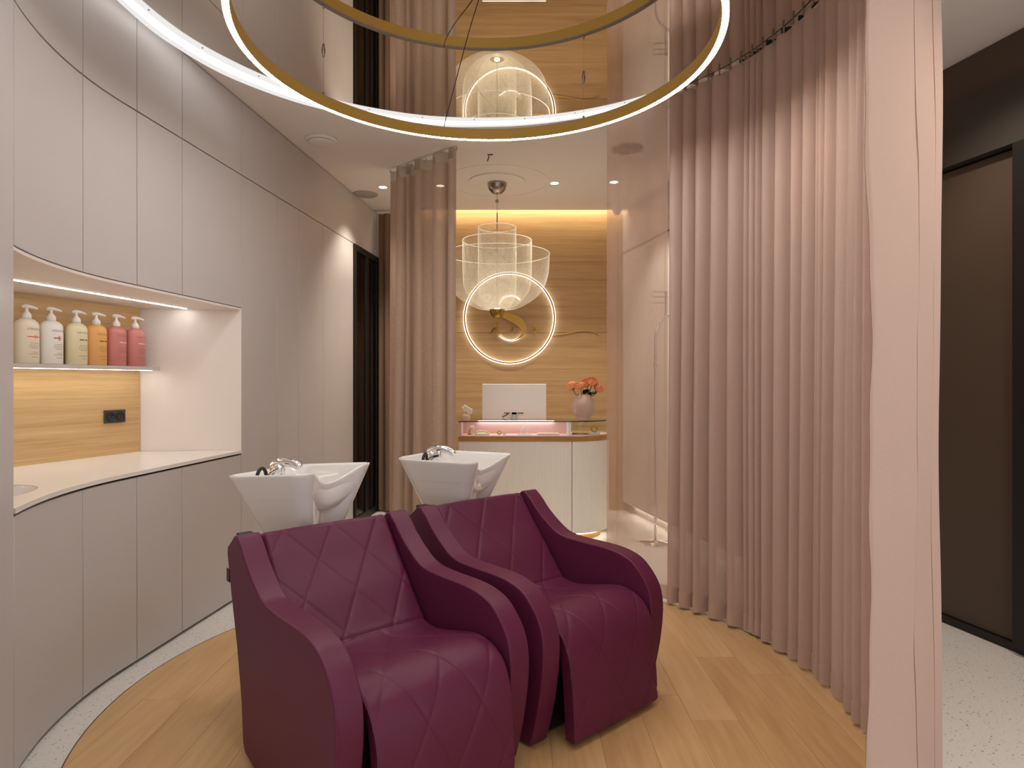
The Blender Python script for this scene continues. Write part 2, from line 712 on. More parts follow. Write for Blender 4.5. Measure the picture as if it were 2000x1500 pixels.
hole = edge_loop(2, 1.60, 0.996)
corners = [(x, y) for x in (-3.0, 3.2) for y in (-1.6, 6.46)]
mb = MB()
rows0 = [(x, y, H) for x, y in hole]
angs = [math.atan2(y - CY, x - CX) for x, y in hole]
rows1 = []
for a in angs:
    p_ = rect_hit(a)
    # snap to a corner that lies next to this ray so that the outline stays square
    for c_ in corners:
        da = (math.atan2(c_[1] - CY, c_[0] - CX) - a + PI) % (2 * PI) - PI
        if abs(da) < math.radians(0.55):
            p_ = c_
    rows1.append((p_[0], p_[1], H))
n = len(angs)
mb.v = rows0 + rows1 + [(x, y, H + 0.12) for x, y, z in rows0] + [(x, y, H + 0.12) for x, y, z in rows1]
for i in range(n):
    j = (i + 1) % n
    mb.f += [(i, n + i, n + j, j), (2 * n + i, 2 * n + j, 3 * n + j, 3 * n + i), (i, j, 2 * n + j, 2 * n + i), (n + i, 3 * n + i, 3 * n + j, n + j)]
ce = mb.build('ceiling', M_white)
tag(ce, 'white ceiling with a round opening', kind='structure')
# cove tray above the opening
MB().ring(0.0005, 1.70, H + 0.045, H + 0.06, 144, cx=CX, cy=CY).build('cove_tray', M_white, ce)
# slot above the oak wall
MB().box(-3.0, 3.2, 6.44, 6.9, H + 0.12, H + 0.16).build('slot_lid', M_white, ce)

# mirror disc
mir = MB().prism(edge_loop(1, 1.515, 0.999), H - 0.022, H - 0.006).build('ceiling_mirror', M_mirror)
tag(mir, 'large round mirror panel set into the ceiling above the chairs', 'mirror')
# cove led
cl = thing('cove_light', 'bright white curved light strip around the ceiling mirror edge', 'light strip', (CX, CY, H))
bi, bo_, c0_, c1_ = [], [], [], []
for k in range(131):
    a = TA0 + (TA1 - TA0) * k / 130
    p_, q_ = Vector(band_at(a, 1)) - Vector((CX, CY)), Vector(band_at(a, 2)) - Vector((CX, CY))
    bi.append(tuple(p_))
    bo_.append(tuple(q_))
    c0_.append(tuple(p_.lerp(q_, 0.30)))
    c1_.append(tuple(p_.lerp(q_, 0.68)))
    if k % 9 == 4:
        m_ = p_.lerp(q_, 0.10)
        MB().lathe([(0, -0.0035), (0.004, -0.0025), (0.005, 0.0)], 8, m_.x, m_.y, -0.0262).build('screw', M_nickel, cl, smooth=True)
MB().slab(bi, bo_, -0.026, -0.001).build('profile', E_covedim, cl, angle=40)
MB().slab(c0_, c1_, -0.030, -0.0262).build('led_core', E_cove, cl, angle=40)

# back wall: oak panels
YB = 6.60
wb = MB().box(-1.6, 1.35, YB + 0.02, YB + 0.10, 0, H + 0.12).build('wall_back', M_wallw)
tag(wb, 'back wall clad in oak veneer', kind='structure')
for (z0, z1) in ((0.0, 1.818), (1.822, H + 0.11)):
    MB().box(-0.98, 1.16, YB, YB + 0.019, z0, z1).build('panel', M_oakwall, wb)
sl = MB().box(-0.95, 1.16, YB - 0.10, YB - 0.07, H + 0.075, H + 0.085).build('slot_light', E_wall)
tag(sl, 'warm light strip in the ceiling slot above the oak wall', 'light strip')

# outer walls that close the room
tag(MB().box(-3.05, -2.95, -1.6, 6.9, 0, H).build('wall_left', M_wallw), 'white wall behind the curved cabinets', kind='structure')


# ==================================================================  CURVED CABINETS
def cab(d):
    """front line of the cabinets at depth d"""
    if d <= 2.925:
        dy = d - CY
        return (CX - math.sqrt(R_CAB ** 2 - dy * dy), d)
    return (-1.762 + 0.105 * (d - 2.925), d)


def cab_n(d):
    """unit normal pointing away from the room"""
    if d <= 2.925:
        p = cab(d)
        v = Vector((p[0] - CX, p[1] - CY))
        return v.normalized()
    return Vector((-1, 0.105)).normalized()


def strip(d0, d1, off, n=None):
    n = n or max(2, int((d1 - d0) / 0.03))
    out = []
    for i in range(n + 1):
        d = d0 + (d1 - d0) * i / n
        p = cab(d)
        q = cab_n(d)
        out.append((p[0] + q.x * off, p[1] + q.y * off))
    return out


def cabinet(name, d0, d1, z0, z1, label, group, nn=None):
    p = cab((d0 + d1) / 2)
    t = thing(name, label, 'cabinet', (p[0], p[1], z0), 0, group)

    def sh(pl):
        return [(x - p[0], y - p[1]) for x, y in pl]
    g = 0.0022
    a, b = sh(strip(d0 + g, d1 - g, 0, nn)), sh(strip(d0 + g, d1 - g, 0.019, nn))
    MB().slab(a, b, 0.003, z1 - z0 - 0.003).build('door', M_cab, t, angle=30, bevel=0.0012, seg=1)
    a, b = sh(strip(d0, d1, 0.022, nn)), sh(strip(d0, d1, 0.05, nn))
    MB().slab(a, b, 0.0, z1 - z0).build('carcass', M_carc, t)
    return t


DIV = 2.584
NT, NB = 1.757, 0.90
cols = [2.13, 2.655, 3.012, 3.355, 3.94]
ords = ['first', 'second', 'third', 'fourth']
for i in range(4):
    d0, d1 = cols[i], cols[i + 1]
    o = ords[i]
    cabinet('overhead_cabinet', d0, d1, DIV, H - 0.004, 'short greige overhead cabinet under the ceiling, %s column from the left edge' % o, 'overhead cabinets along the curved wall')
    cabinet('wall_cabinet', d0, d1, NT + 0.012, DIV, 'greige wall cabinet door above the lit niche, %s from the left' % o, 'wall cabinets above the niche')
    cabinet('base_cabinet', d0, d1, 0.014, NB - 0.026, 'greige base cabinet door under the white counter, %s from the left' % o, 'base cabinets under the counter')
cabinet('overhead_cabinet', 3.94, 6.56, DIV, H - 0.004, 'long greige overhead fascia running from the niche end to the back curtain', 'overhead cabinets along the curved wall')
tc_ = [3.94, 4.405, 4.74, 5.196, 5.885]
for i in range(4):
    cabinet('tall_cabinet', tc_[i], tc_[i + 1], 0.014, DIV, 'tall plain greige cabinet door right of the niche, %s from the niche' % ords[i], 'tall cabinets beyond the niche')
cabinet('tall_cabinet', 1.80, 2.13, 0.014, H - 0.004, 'full height greige cabinet panel at the far left edge, beside the niche', 'tall cabinets beyond the niche')
# wall going on towards the camera
tag(MB().box(-1.62, -1.50, -1.6, 1.78, 0, H).build('trim_1', M_cab), 'greige wall return left of the camera', kind='structure')
# toe kick
a, b = strip(1.8, 6.56, 0.03), strip(1.8, 6.56, 0.045)
tag(MB().slab(a, b, 0, 0.013).build('baseboard_left', M_carc), 'dark recessed plinth under the cabinets', kind='structure')

# niche shell
wdir = Vector((0.2975, 0.955)).normalized()
wn = Vector((wdir.y, -wdir.x))            # into the room
BC = Vector((-2.229, 3.857))
BL = BC - wdir * 1.75
FR = Vector(cab(3.938))
FL = Vector(cab(2.128))
nb = thing('wall_niche', 'lit niche recessed in the cabinet wall', None)
del nb['label']
tag(nb, 'lit recess in the cabinet wall with an oak back', kind='structure')


def wallpart(name, p, q, th, z0, z1, m, par):
    d = (q - p).normalized()
    nrm = Vector((-d.y, d.x)) * th
    poly = [p, q, q + nrm, p + nrm]
    return MB().prism([(v.x, v.y) for v in poly], z0, z1).build(name, m, par)


wallpart('back_panel', BC, BL, -0.02, NB, NT, M_oakniche, nb)
wallpart('side_panel', FR + Vector((0, 0.0)), BC - wn * 0.02, -0.018, NB - 0.02, NT + 0.01, M_nichew, nb)
wallpart('side_panel', BL, FL + Vector((-0.05, -0.06)), -0.018, NB, NT, M_nichew, nb)
soff = strip(2.128, 3.938, 0.004, 40)
poly = soff + [(BC.x, BC.y), (BL.x, BL.y)]
poly = poly[::-1]
MB().prism(poly, NT, NT + 0.012).build('soffit', M_nichew, nb)

# worktop with the oval sink cut-out
SKC, SRX, SRY = (-2.0, 2.37), 0.18, 0.25
outer = strip(2.128, 3.938, -0.006, 40) + [(BC.x, BC.y), (BL.x, BL.y)]
bm = bmesh.new()
ov = [bm.verts.new((x, y, 0)) for x, y in outer]
oe = [bm.edges.new((ov[i - 1], ov[i])) for i in range(len(ov))]
hv = [bm.verts.new((SKC[0] + SRX * math.cos(2 * PI * k / 40), SKC[1] + SRY * math.sin(2 * PI * k / 40), 0)) for k in range(40)]
he = [bm.edges.new((hv[i - 1], hv[i])) for i in range(40)]
bmesh.ops.triangle_fill(bm, use_beauty=True, use_dissolve=False, edges=oe + he)
# drop any faces inside the hole
for f in list(bm.faces):
    c_ = f.calc_center_median()
    if ((c_.x - SKC[0]) / SRX) ** 2 + ((c_.y - SKC[1]) / SRY) ** 2 < 0.97 and all(v in hv for v in f.verts):
        bm.faces.remove(f)
r = bmesh.ops.extrude_face_region(bm, geom=list(bm.faces))
bmesh.ops.translate(bm, verts=[g for g in r['geom'] if isinstance(g, bmesh.types.BMVert)], vec=(0, 0, 0.018))
bmesh.ops.recalc_face_normals(bm, faces=bm.faces)
me = bpy.data.meshes.new('countertop')
bm.to_mesh(me)
bm.free()
me.materials.append(M_counter)
ct = bpy.data.objects.new('countertop', me)
link(ct)
ct.location = (0, 0, NB - 0.018)
tag(ct, 'white curved countertop in the lit niche', 'countertop')
sk = MB().lathe([(1.0, 0.0), (0.97, -0.01), (0.93, -0.06), (0.75, -0.11), (0.3, -0.125), (0.0, -0.126)], 40, SKC[0], SKC[1], NB - 0.004, SRX, SRY)
sk = sk.build('sink', M_ceramic, None, smooth=True)
tag(sk, 'white oval sink sunk into the niche counter', 'sink')

# shelf
sp = BC + wn * 0.158
p0 = BC - wdir * 1.72
sh = MB().prism([(v.x, v.y) for v in (BC - wdir * 0.004, BC - wdir * 0.004 + wn * 0.158, p0 + wn * 0.158, p0)], 1.385, 1.406).build('shelf', M_shelf, None, bevel=0.001)
tag(sh, 'thin greige shelf carrying the pump bottles', 'shelf')


def bar(name, p, q, w, z0, z1, m, label, cat):
    d = (Vector(q) - Vector(p)).normalized()
    nn_ = Vector((-d.y, d.x)) * w * 0.5
    P, Q = Vector(p), Vector(q)
    o = MB().prism([tuple(v) for v in (P - nn_, Q - nn_, Q + nn_, P + nn_)], z0, z1).build(name, m)
    return tag(o, label, cat)


bar('led_strip', (-2.21, 2.40), (-1.955, 3.866), 0.007, NT - 0.0025, NT - 0.0005, E_niche, 'thin white light strip in the niche ceiling', 'light strip')
pA = BC - wdir * 0.01 + wn * 0.10
pB = BC - wdir * 1.7 + wn * 0.10
bar('led_strip', tuple(pB), tuple(pA), 0.008, 1.3838, 1.3848, E_under, 'warm light strip under the bottle shelf', 'light strip')

# double socket on the oak back
sc_ = thing('wall_socket', 'black double wall socket on the oak niche back', 'socket')
t_ = BC - wdir * 0.173 + wn * 0.0
sc_.location = (t_.x, t_.y, 1.12)
sc_.rotation_euler = (0, 0, math.atan2(wdir.y, wdir.x))
MB().box(-0.068, 0.068, -0.009, -0.0005, -0.037, 0.037).build('plate', M_plate, sc_, bevel=0.002)
for sx in (-0.031, 0.031):
    # round outlet: recessed cup
    q = MB()
    q.lathe([(0.027, 0.0), (0.027, 0.004), (0.0235, 0.004), (0.0215, 0.0008), (0.0, 0.0008)], 24)
    o = q.build('outlet', M_rubber, sc_, smooth=True)
    o.rotation_euler = (PI / 2, 0, 0)
    o.location = (sx, -0.0095, 0)
    for px in (-0.009, 0.009):
        h_ = MB().lathe([(0.0028, 0.0), (0.0, 0.0015)], 8).build('contact', M_nickel, o)
        h_.location = (px, 0, 0.0009)

# ==================================================================  SMOKED GLASS CABINET (end of the left wall)
gd0, gd1 = 5.89, 6.56
gdir = Vector((0.105, 1.0)).normalized()
gp = Vector(cab(gd0))
gc = thing('display_cabinet', 'tall dark cabinet with smoked glass doors beside the back curtain', 'cabinet', (gp.x, gp.y, 0), math.atan2(gdir.y, gdir.x))
gl = (gd1 - gd0) / gdir.y
# local x along wall, local y away from the room (+)
MB().box(0, gl, 0.36, 0.38, 0.02, DIV).build('back_panel', M_olive, gc)
MB().box(0, 0.02, 0.01, 0.36, 0.02, DIV).build('side_panel', M_olive, gc)
MB().box(gl - 0.02, gl, 0.01, 0.36, 0.02, DIV).build('side_panel', M_olive, gc)
for z in (0.03, 0.50, 0.98, 1.42, 1.86, 2.26, DIV - 0.02):
    MB().box(0.02, gl - 0.02, 0.03, 0.36, z, z + 0.018).build('shelf', M_olive, gc)
for k in range(2):
    x0, x1 = k * gl / 2 + 0.003, (k + 1) * gl / 2 - 0.003
    q = MB()
    q.box(x0, x0 + 0.035, -0.02, 0.006, 0.015, DIV - 0.004)
    q.box(x1 - 0.045, x1, -0.02, 0.006, 0.015, DIV - 0.004)
    q.box(x0 + 0.035, x1 - 0.045, -0.02, 0.006, 0.015, 0.07)
    q.box(x0 + 0.035, x1 - 0.045, -0.02, 0.006, DIV - 0.06, DIV - 0.004)
    dr = q.build('door', M_black, gc)
    MB().box(x0 + 0.033, x1 - 0.043, -0.010, -0.005, 0.07, DIV - 0.06).build('pane', M_dglass, dr)
# end post
MB().box(gl, gl + 0.03, -0.03, 0.40, 0.0, DIV - 0.004).build('end_post', M_black, gc)


# ==================================================================  CURTAINS
def curtain_rows(path, lam, amp0, amp1, z0, z1, nz, seed, taper=0.0, step=0.006, lobes=False):
    """vertical folded cloth along plan path; amp0 bottom, amp1 top"""
    pts, Lt = resample(path, step)
    rnd = random.Random(seed)
    nw = max(1, int(Lt / lam))
    # irregular phase: fold widths vary
    ws = [rnd.choice((0.5, 0.7, 0.95, 1.2, 1.6)) * rnd.uniform(0.85, 1.15) for _ in range(nw)]
    tot = sum(ws)
    ed = [0.0]
    for w in ws:
        ed.append(ed[-1] + w / tot)
    am = [min(1.25, 0.5 + 0.55 * w) * rnd.uniform(0.85, 1.15) for w in ws]
    sway = [rnd.uniform(-1, 1) for _ in range(nw + 1)]
    lean = [rnd.uniform(-0.25, 0.25) for _ in range(nw)]
    N = len(pts)
    rows = []
    for k in range(nz + 1):
        f = k / nz
        z = z0 + (z1 - z0) * f
        amp = amp0 + (amp1 - amp0) * f ** 1.5
        row = []
        for i, p in enumerate(pts):
            t = i / (N - 1)
            t2 = min(1.0, max(0.0, t + 0.006 * math.sin(9 * t + 2.5 * (1 - f) + seed) * (1 - f)))
            j = 0
            while j < nw - 1 and ed[j + 1] < t2:
                j += 1
            ph = (t2 - ed[j]) / (ed[j + 1] - ed[j])
            ph = min(1, max(0, ph))
            ph2 = ph + lean[j] * (1 - f) * 0.35 * math.sin(2 * PI * ph)
            w = math.sin(2 * PI * ph2)
            w = math.copysign(abs(w) ** 0.95, w)
            a = pts[max(i - 1, 0)]
            b = pts[min(i + 1, N - 1)]
            dx, dy = b[0] - a[0], b[1] - a[1]
            l = math.hypot(dx, dy) or 1
            nx, ny = -dy / l, dx / l
            off = amp * am[j] * w + 0.006 * math.sin(5 * t + 3 * f + seed)
            if lobes:
                off = -amp * am[j] * (2 * abs(math.sin(PI * ph2)) ** 0.95 - 1)
            sl = amp * 0.55 * am[j] * math.sin(4 * PI * ph2) * -0.5
            if lobes:
                sl = -amp * 0.16 * am[j] * math.sin(2 * PI * ph2)
            row.append((p[0] + nx * off + dx / l * sl, p[1] + ny * off + dy / l * sl, z))
        rows.append(row)
    return rows


def hem_rows(rows, z0, z1, out):
    """double layer at the bottom of a cloth: shifted copies of the lowest row"""
    r0 = rows[0]
    N = len(r0)
    base = []
    for i, p in enumerate(r0):
        a = r0[max(i - 1, 0)]
        b = r0[min(i + 1, N - 1)]
        dx, dy = b[0] - a[0], b[1] - a[1]
        l = math.hypot(dx, dy) or 1
        base.append((p[0] - dy / l * out, p[1] + dx / l * out))
    return [[(x, y, z) for x, y in base] for z in (z0, z1)]


def arc(r, a0, a1, n=60):
    return [(CX + r * math.cos(math.radians(a0 + (a1 - a0) * i / n)), CY + r * math.sin(math.radians(a0 + (a1 - a0) * i / n))) for i in range(n + 1)]


RC = 1.518
ZB = 0.022
cu = thing('round_curtain', 'dusty pink floor-length curtain pleated around the right of the round room', 'curtain', (0, 0, 0))
# pleated main drape
path = arc(RC, 45.5, -14.0)
rows = curtain_rows(path, 0.082, 0.046, 0.026, ZB, H - 0.035, 30, 11, step=0.0035, lobes=True)
dr = MB().grid(rows).build('drape', M_drape, cu, smooth=True, fix=False)
MB().grid(hem_rows(rows, ZB - 0.001, ZB + 0.085, -0.0022)).build('hem', M_hem, dr, smooth=True, fix=False)
# sheer leading edge
path = arc(RC + 0.004, 61.0, 45.5, 40)
rows = curtain_rows(path, 0.17, 0.016, 0.012, ZB, H - 0.035, 14, 4, step=0.006)
sh_ = MB().grid(rows).build('sheer_panel', M_sheer, cu, smooth=True, fix=False)
MB().grid(hem_rows(rows, ZB - 0.001, ZB + 0.085, -0.0022)).build('hem', M_sheer, sh_, smooth=True, fix=False)
# near end: turns outwards and folds back in a wide flap
pe = rows  # noqa
endp = arc(RC, -14.0, -14.2, 1)[-1]
ctrl = [endp, (1.395, 2.31), (1.375, 2.25), (1.415, 2.18), (1.398, 2.105), (1.383, 2.085), (1.345, 2.055), (1.335, 2.047), (1.25, 1.957), (1.172, 1.868), (1.160, 1.858), (1.05, 1.772), (0.945, 1.690), (0.915, 1.665)]
flap = spline(ctrl, 8)
rowf = []
rf = random.Random(3)
for k in range(41):
    f = k / 40
    z = ZB + (H - 0.035 - ZB) * f
    row = []
    for i, p in enumerate(flap):
        t = i / (len(flap) - 1)
        s_ = 0.006 * math.sin(9 * f + 4 * t) + 0.004 * math.sin(23 * f + 9 * t) * t
        s_ += 0.0022 * math.sin(61 * f + 17 * t) * t ** 3
        e = (0.012 * (1 - f)) * t ** 2
        row.append((p[0] + s_ * 0.7 + e, p[1] - s_ * 0.5, z))
    rowf.append(row)
fp = MB().grid(rowf).build('end_flap', M_drape, cu, smooth=True, fix=False)
# stitched side hem on the flap
sh_r = []
for row in rowf:
    a, b = Vector(row[-1]), Vector(row[-10])
    d = (b - a)
    nrm = Vector((d.y, -d.x, 0)).normalized() * -0.0016
    m_ = a.lerp(b, 0.42)
    sh_r.append([tuple(a + nrm), tuple(a.lerp(m_, 0.5) + nrm * 1.6), tuple(m_ + nrm)])
MB().grid(sh_r).build('side_hem', M_hem, fp, smooth=True, fix=False)
# curtain track
pts = arc(RC - 0.046, 61.5, -14.0, 60) + flap[1:]
trk = MB().tube([(x, y, H - 0.018) for x, y in pts], 0.006, 6).build('curtain_track', M_carc, None, smooth=True)
tag(trk, 'thin dark curved curtain track at the edge of the ceiling mirror', 'curtain rail')
# glider hooks along the track
hk = MB().box(-0.004, 0.004, -0.004, 0.004, -0.034, 0.0)
hko = None
al, _ = resample(arc(RC - 0.046, 60.5, -8.0), 0.075)
for i, p in enumerate(al):
    if hko is None:
        hko = hk.build('glider', M_tape, cu)
        o = hko
    else:
        o = copy_obj(hko, cu)
    o.location = (p[0], p[1], H - 0.018)

# tan linen curtain left of the reception
lc = thing('linen_curtain', 'tan linen curtain hanging in deep folds left of the reception desk', 'curtain')
path = spline([(-0.985, 5.20), (-0.80, 5.05), (-0.60, 4.87), (-0.405, 4.70)], 12)
rows = curtain_rows(path, 0.135, 0.055, 0.040, 0.02, H - 0.10, 20, 23, step=0.006)
ld = MB().grid(rows).build('drape', M_linen, lc, smooth=True, fix=False)
top = [[(x, y, z) for x, y, _ in rows[-1]] for z in (H - 0.10, H - 0.02)]
MB().grid(top).build('heading_tape', M_tape, ld, smooth=True, fix=False)
lh = None
pp, _ = resample(path, 0.085)
for p in pp:
    if lh is None:
        lh = MB().tube([(0, 0, -0.03), (0.004, 0, -0.012), (0, 0, 0.0)], 0.003, 6).build('hook', M_tape, lc)
        o = lh
    else:
        o = copy_obj(lh, lc)
    o.location = (p[0], p[1], H - 0.006)
tk = MB().tube([(x, y, H - 0.007) for x, y in path], 0.006, 6).build('curtain_track', M_white, None)
tag(tk, 'short white curtain track above the tan linen curtain', 'curtain rail')

# darker curtain in the back corner
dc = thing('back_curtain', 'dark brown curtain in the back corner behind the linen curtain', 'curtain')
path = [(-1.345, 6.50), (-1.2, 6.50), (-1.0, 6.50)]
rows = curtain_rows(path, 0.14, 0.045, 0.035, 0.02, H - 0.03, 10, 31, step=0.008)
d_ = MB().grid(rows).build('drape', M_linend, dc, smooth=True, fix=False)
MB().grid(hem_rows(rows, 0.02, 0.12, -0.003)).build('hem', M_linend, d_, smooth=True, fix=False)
tk = MB().tube([(-1.36, 6.5, H - 0.016), (-0.99, 6.5, H - 0.016)], 0.012, 6).build('curtain_track', M_white, None)
tag(tk, 'white curtain track in the back left ceiling corner', 'curtain rail')

# ==================================================================  SHAMPOO CHAIRS
TH = math.radians(41.5)
PROF = [(0, .765), (.052, .700), (.107, .630), (.185, .545), (.245, .472), (.295, .418), (.335, .398), (.40, .398), (.47, .409), (.56, .430),
        (.645, .446), (.715, .437), (.768, .405), (.800, .355), (.818, .28), (.828, .18), (.838, .028)]
prof_d, PL = resample(spline(PROF, 8), 0.006)
JOIN = 0.47


def seam_depth(u, s):
    best = 1.0
    a = (u + 0.66 * s - 0.22) / 0.2
    best = min(best, abs(a - round(a)) * 0.2 * 0.83)
    if s < JOIN:
        b = (u - 0.73 * s + 0.195) / 0.2
        best = min(best, abs(b - round(b)) * 0.2 * 0.80)
    else:
        b = (u - 0.05 - 0.48 * (s - JOIN)) / 0.2
        best = min(best, abs(b - round(b)) * 0.2 * 0.9)
    return best


def cushion(name, i0, i1, half, th, parent):
    nu = 108
    N = len(prof_d)
    front, back = [], []
    for i in range(i0, i1 + 1):
        v_, z_ = prof_d[i]
        a, b = prof_d[max(i - 1, 0)], prof_d[min(i + 1, N - 1)]
        tv, tz = b[0] - a[0], b[1] - a[1]
        l = math.hypot(tv, tz)
        nv, nz = -tz / l, tv / l          # outward: up / forward
        s = PL * i / (N - 1)
        rf_, rb_ = [], []
        q_ = min(1.0, max(0.0, (s - 0.70) / 0.42))
        tp_s = 1 - 0.06 * q_ * q_ * (3 - 2 * q_)
        for j in range(nu + 1):
            u = (-half + 2 * half * j / nu) * tp_s
            dd = seam_depth(u, s)
            g = -0.0030 * math.exp(-(dd / 0.0036) ** 2) + 0.0010 * min(1.0, dd / 0.03)
            e = half - abs(u)
            if e < 0.02:
                g -= 0.014 * (1 - e / 0.02) ** 2
            if s > PL - 0.012:
                g -= 0.006 * (1 - (PL - s) / 0.012) ** 2
            if s < 0.02:
                g -= 0.012 * (1 - s / 0.02) ** 2
            # padding
            g += 0.006 * (1 - (u / half) ** 4)
            jn = abs(s - JOIN)
            if jn < 0.012:
                g -= 0.005 * (1 - jn / 0.012)
            rf_.append((u, -(v_ + nv * g), z_ + nz * g))
        front.append(rf_)
        tt = th
        for j in (0, nu):
            u = -half + 2 * half * j / nu
            rb_.append((u * 0.975 * tp_s, -(v_ - nv * tt), z_ - nz * tt))
        back.append(rb_)
    mb = MB().grid(front)
    m = nu + 1
    b0 = len(mb.v)
    R = len(front)
    for r in back:
        mb.v += r
    for i in range(R - 1):
        mb.f.append((b0 + 2 * i, b0 + 2 * i + 2, b0 + 2 * i + 3, b0 + 2 * i + 1))
        mb.f.append((i * m, (i + 1) * m, b0 + 2 * (i + 1), b0 + 2 * i))
        mb.f.append((i * m + nu, b0 + 2 * i + 1, b0 + 2 * (i + 1) + 1, (i + 1) * m + nu))
    mb.f.append(tuple(range(0, m)) + (b0 + 1, b0))
    k = (R - 1) * m
    mb.f.append(tuple(range(k + m - 1, k - 1, -1)) + (b0 + 2 * (R - 1), b0 + 2 * (R - 1) + 1))
    return mb.build(name, M_leather, parent, angle=50)


# arm outline (v forward, z)
ARM = [(.012, .768), (.055, .735), (.11, .683), (.17, .640), (.235, .603), (.30, .588), (.40, .585), (.52, .585), (.605, .578), (.68, .556), (.735, .512),
       (.775, .455), (.790, .385), (.787, .30), (.772, .20), (.749, .10), (.722, .012)]
ARMB = [(.19, .012), (.10, .026), (.077, .055), (.06, .20), (.015, .375), (-.04, .535), (-.088, .685), (-.083, .712), (-.04, .742), (-.012, .764)]
arm_poly = spline(ARM, 5)[:-1] + [ARM[-1]] + ARMB


def arm_mesh(parent, side):
    uo, ui = 0.355 * side, 0.269 * side
    n = len(arm_poly)
    mb = MB()
    A = [(uo, -p[0], p[1]) for p in arm_poly]
    B = [(ui, -p[0], p[1]) for p in arm_poly]
    mb.v = A + B
    mb.f = [tuple(range(n)), tuple(range(2 * n - 1, n - 1, -1))]
    for i in range(n):
        j = (i + 1) % n
        mb.f.append((i, n + i, n + j, j))
    a = mb.build('armrest', M_leather, parent, bevel=0.014, seg=4, smooth=True)
    wn_ = a.modifiers.new('wn', 'WEIGHTED_NORMAL')
    wn_.keep_sharp = True
    # seam piping along the outer top edge
    pts = [((0.355 - 0.008) * side, -p[0], p[1] - 0.001) for p in spline(ARM[:-1], 5)]
    off = []
    for i, p in enumerate(pts):
        a0, b0 = Vector(pts[max(i - 1, 0)]), Vector(pts[min(i + 1, len(pts) - 1)])
        t = (b0 - a0).normalized()
        nrm = Vector((0, t.z, -t.y))
        if nrm.z < 0 and i < 20:
            nrm = -nrm
        off.append(Vector(p) + Vector((0, 0, 0)) + nrm * -0.0015)
    MB().tube(off, 0.0026, 6).build('piping', M_leather, a, smooth=True)
    return a


def make_chair(label):
    t = thing('shampoo_chair', label, 'chair', (0, 0, 0), 0, 'purple shampoo chairs')
    ij = int(round(JOIN / PL * (len(prof_d) - 1)))
    cushion('backrest', 0, ij, 0.262, 0.07, t)
    cushion('seat', ij, len(prof_d) - 1, 0.262, 0.05, t)
    arm_mesh(t, -1)
    arm_mesh(t, 1)
    # black inner base between the arms
    MB().prism([(-.262, -.70), (.262, -.70), (.262, -.16), (-.262, -.16)], 0.02, 0.33).build('inner_base', M_black, t)
    # rear panel closing the back
    q = MB()
    q.v = [(x, -(v_), z_) for x in (-.262, .262) for v_, z_ in ((-.035, .74), (-.06, .70), (.09, .03), (.12, .03), (.0, .70))]
    q.f = [(0, 1, 2, 3, 4), (9, 8, 7, 6, 5)] + [(i, (i + 1) % 5, 5 + (i + 1) % 5, 5 + i) for i in range(5)]
    q.build('rear_panel', M_leather, t)
    for s in (-1,):
        MB().box(s * 0.312 - 0.022, s * 0.312 + 0.030, 0.012, 0.05, 0.742, 0.764).build('hinge_cap', M_black, t, bevel=0.002)
    # small woven tag at the rear edge of the outer side
    tg = MB().box(-0.3565, -0.353, 0.058, 0.088, 0.585, 0.632).build('brand_tag', M_black, t)
    MB().box(-0.3572, -0.3564, 0.068, 0.073, 0.594, 0.622).build('tag_print', M_gtext, tg)
    return t


ch1 = make_chair('purple quilted shampoo chair in front, nearest the curved cabinets')
# local +x = across (u), local -y = forward (v)
ch1.location = (-0.729, 2.549, 0)
ch1.rotation_euler = (0, 0, TH)
ch2 = copy_tree(ch1)
ch2['label'] = 'purple quilted shampoo chair behind, nearest the pink curtain'
ch2.location = (-0.148, 3.08, 0)


# ==================================================================  WASH BASINS
def outline(n):
    # rounded square: a across, b towards the chair (+)
    hs, rc_ = 0.221, 0.045
    pts_ = []
    for cx_, cy_, a0 in ((1, 1, 0), (-1, 1, 90), (-1, -1, 180), (1, -1, 270)):
        rr_ = rc_ if cy_ > 0 else 0.07
        for k in range(9):
            a = math.radians(a0 + 90 * k / 8)
            pts_.append((cx_ * (hs - rr_) + rr_ * math.cos(a), cy_ * (hs - rr_) + rr_ * math.sin(a)))
    # sides bow out a little
    pts_ = [(a * (1 + 0.05 * max(0, 1 - (b / hs) ** 2)), b * (1 + 0.05 * max(0, 1 - (a / hs) ** 2))) for a, b in pts_]
    return resample(pts_ + [pts_[0]], 1.7 / n)[0][:-1]


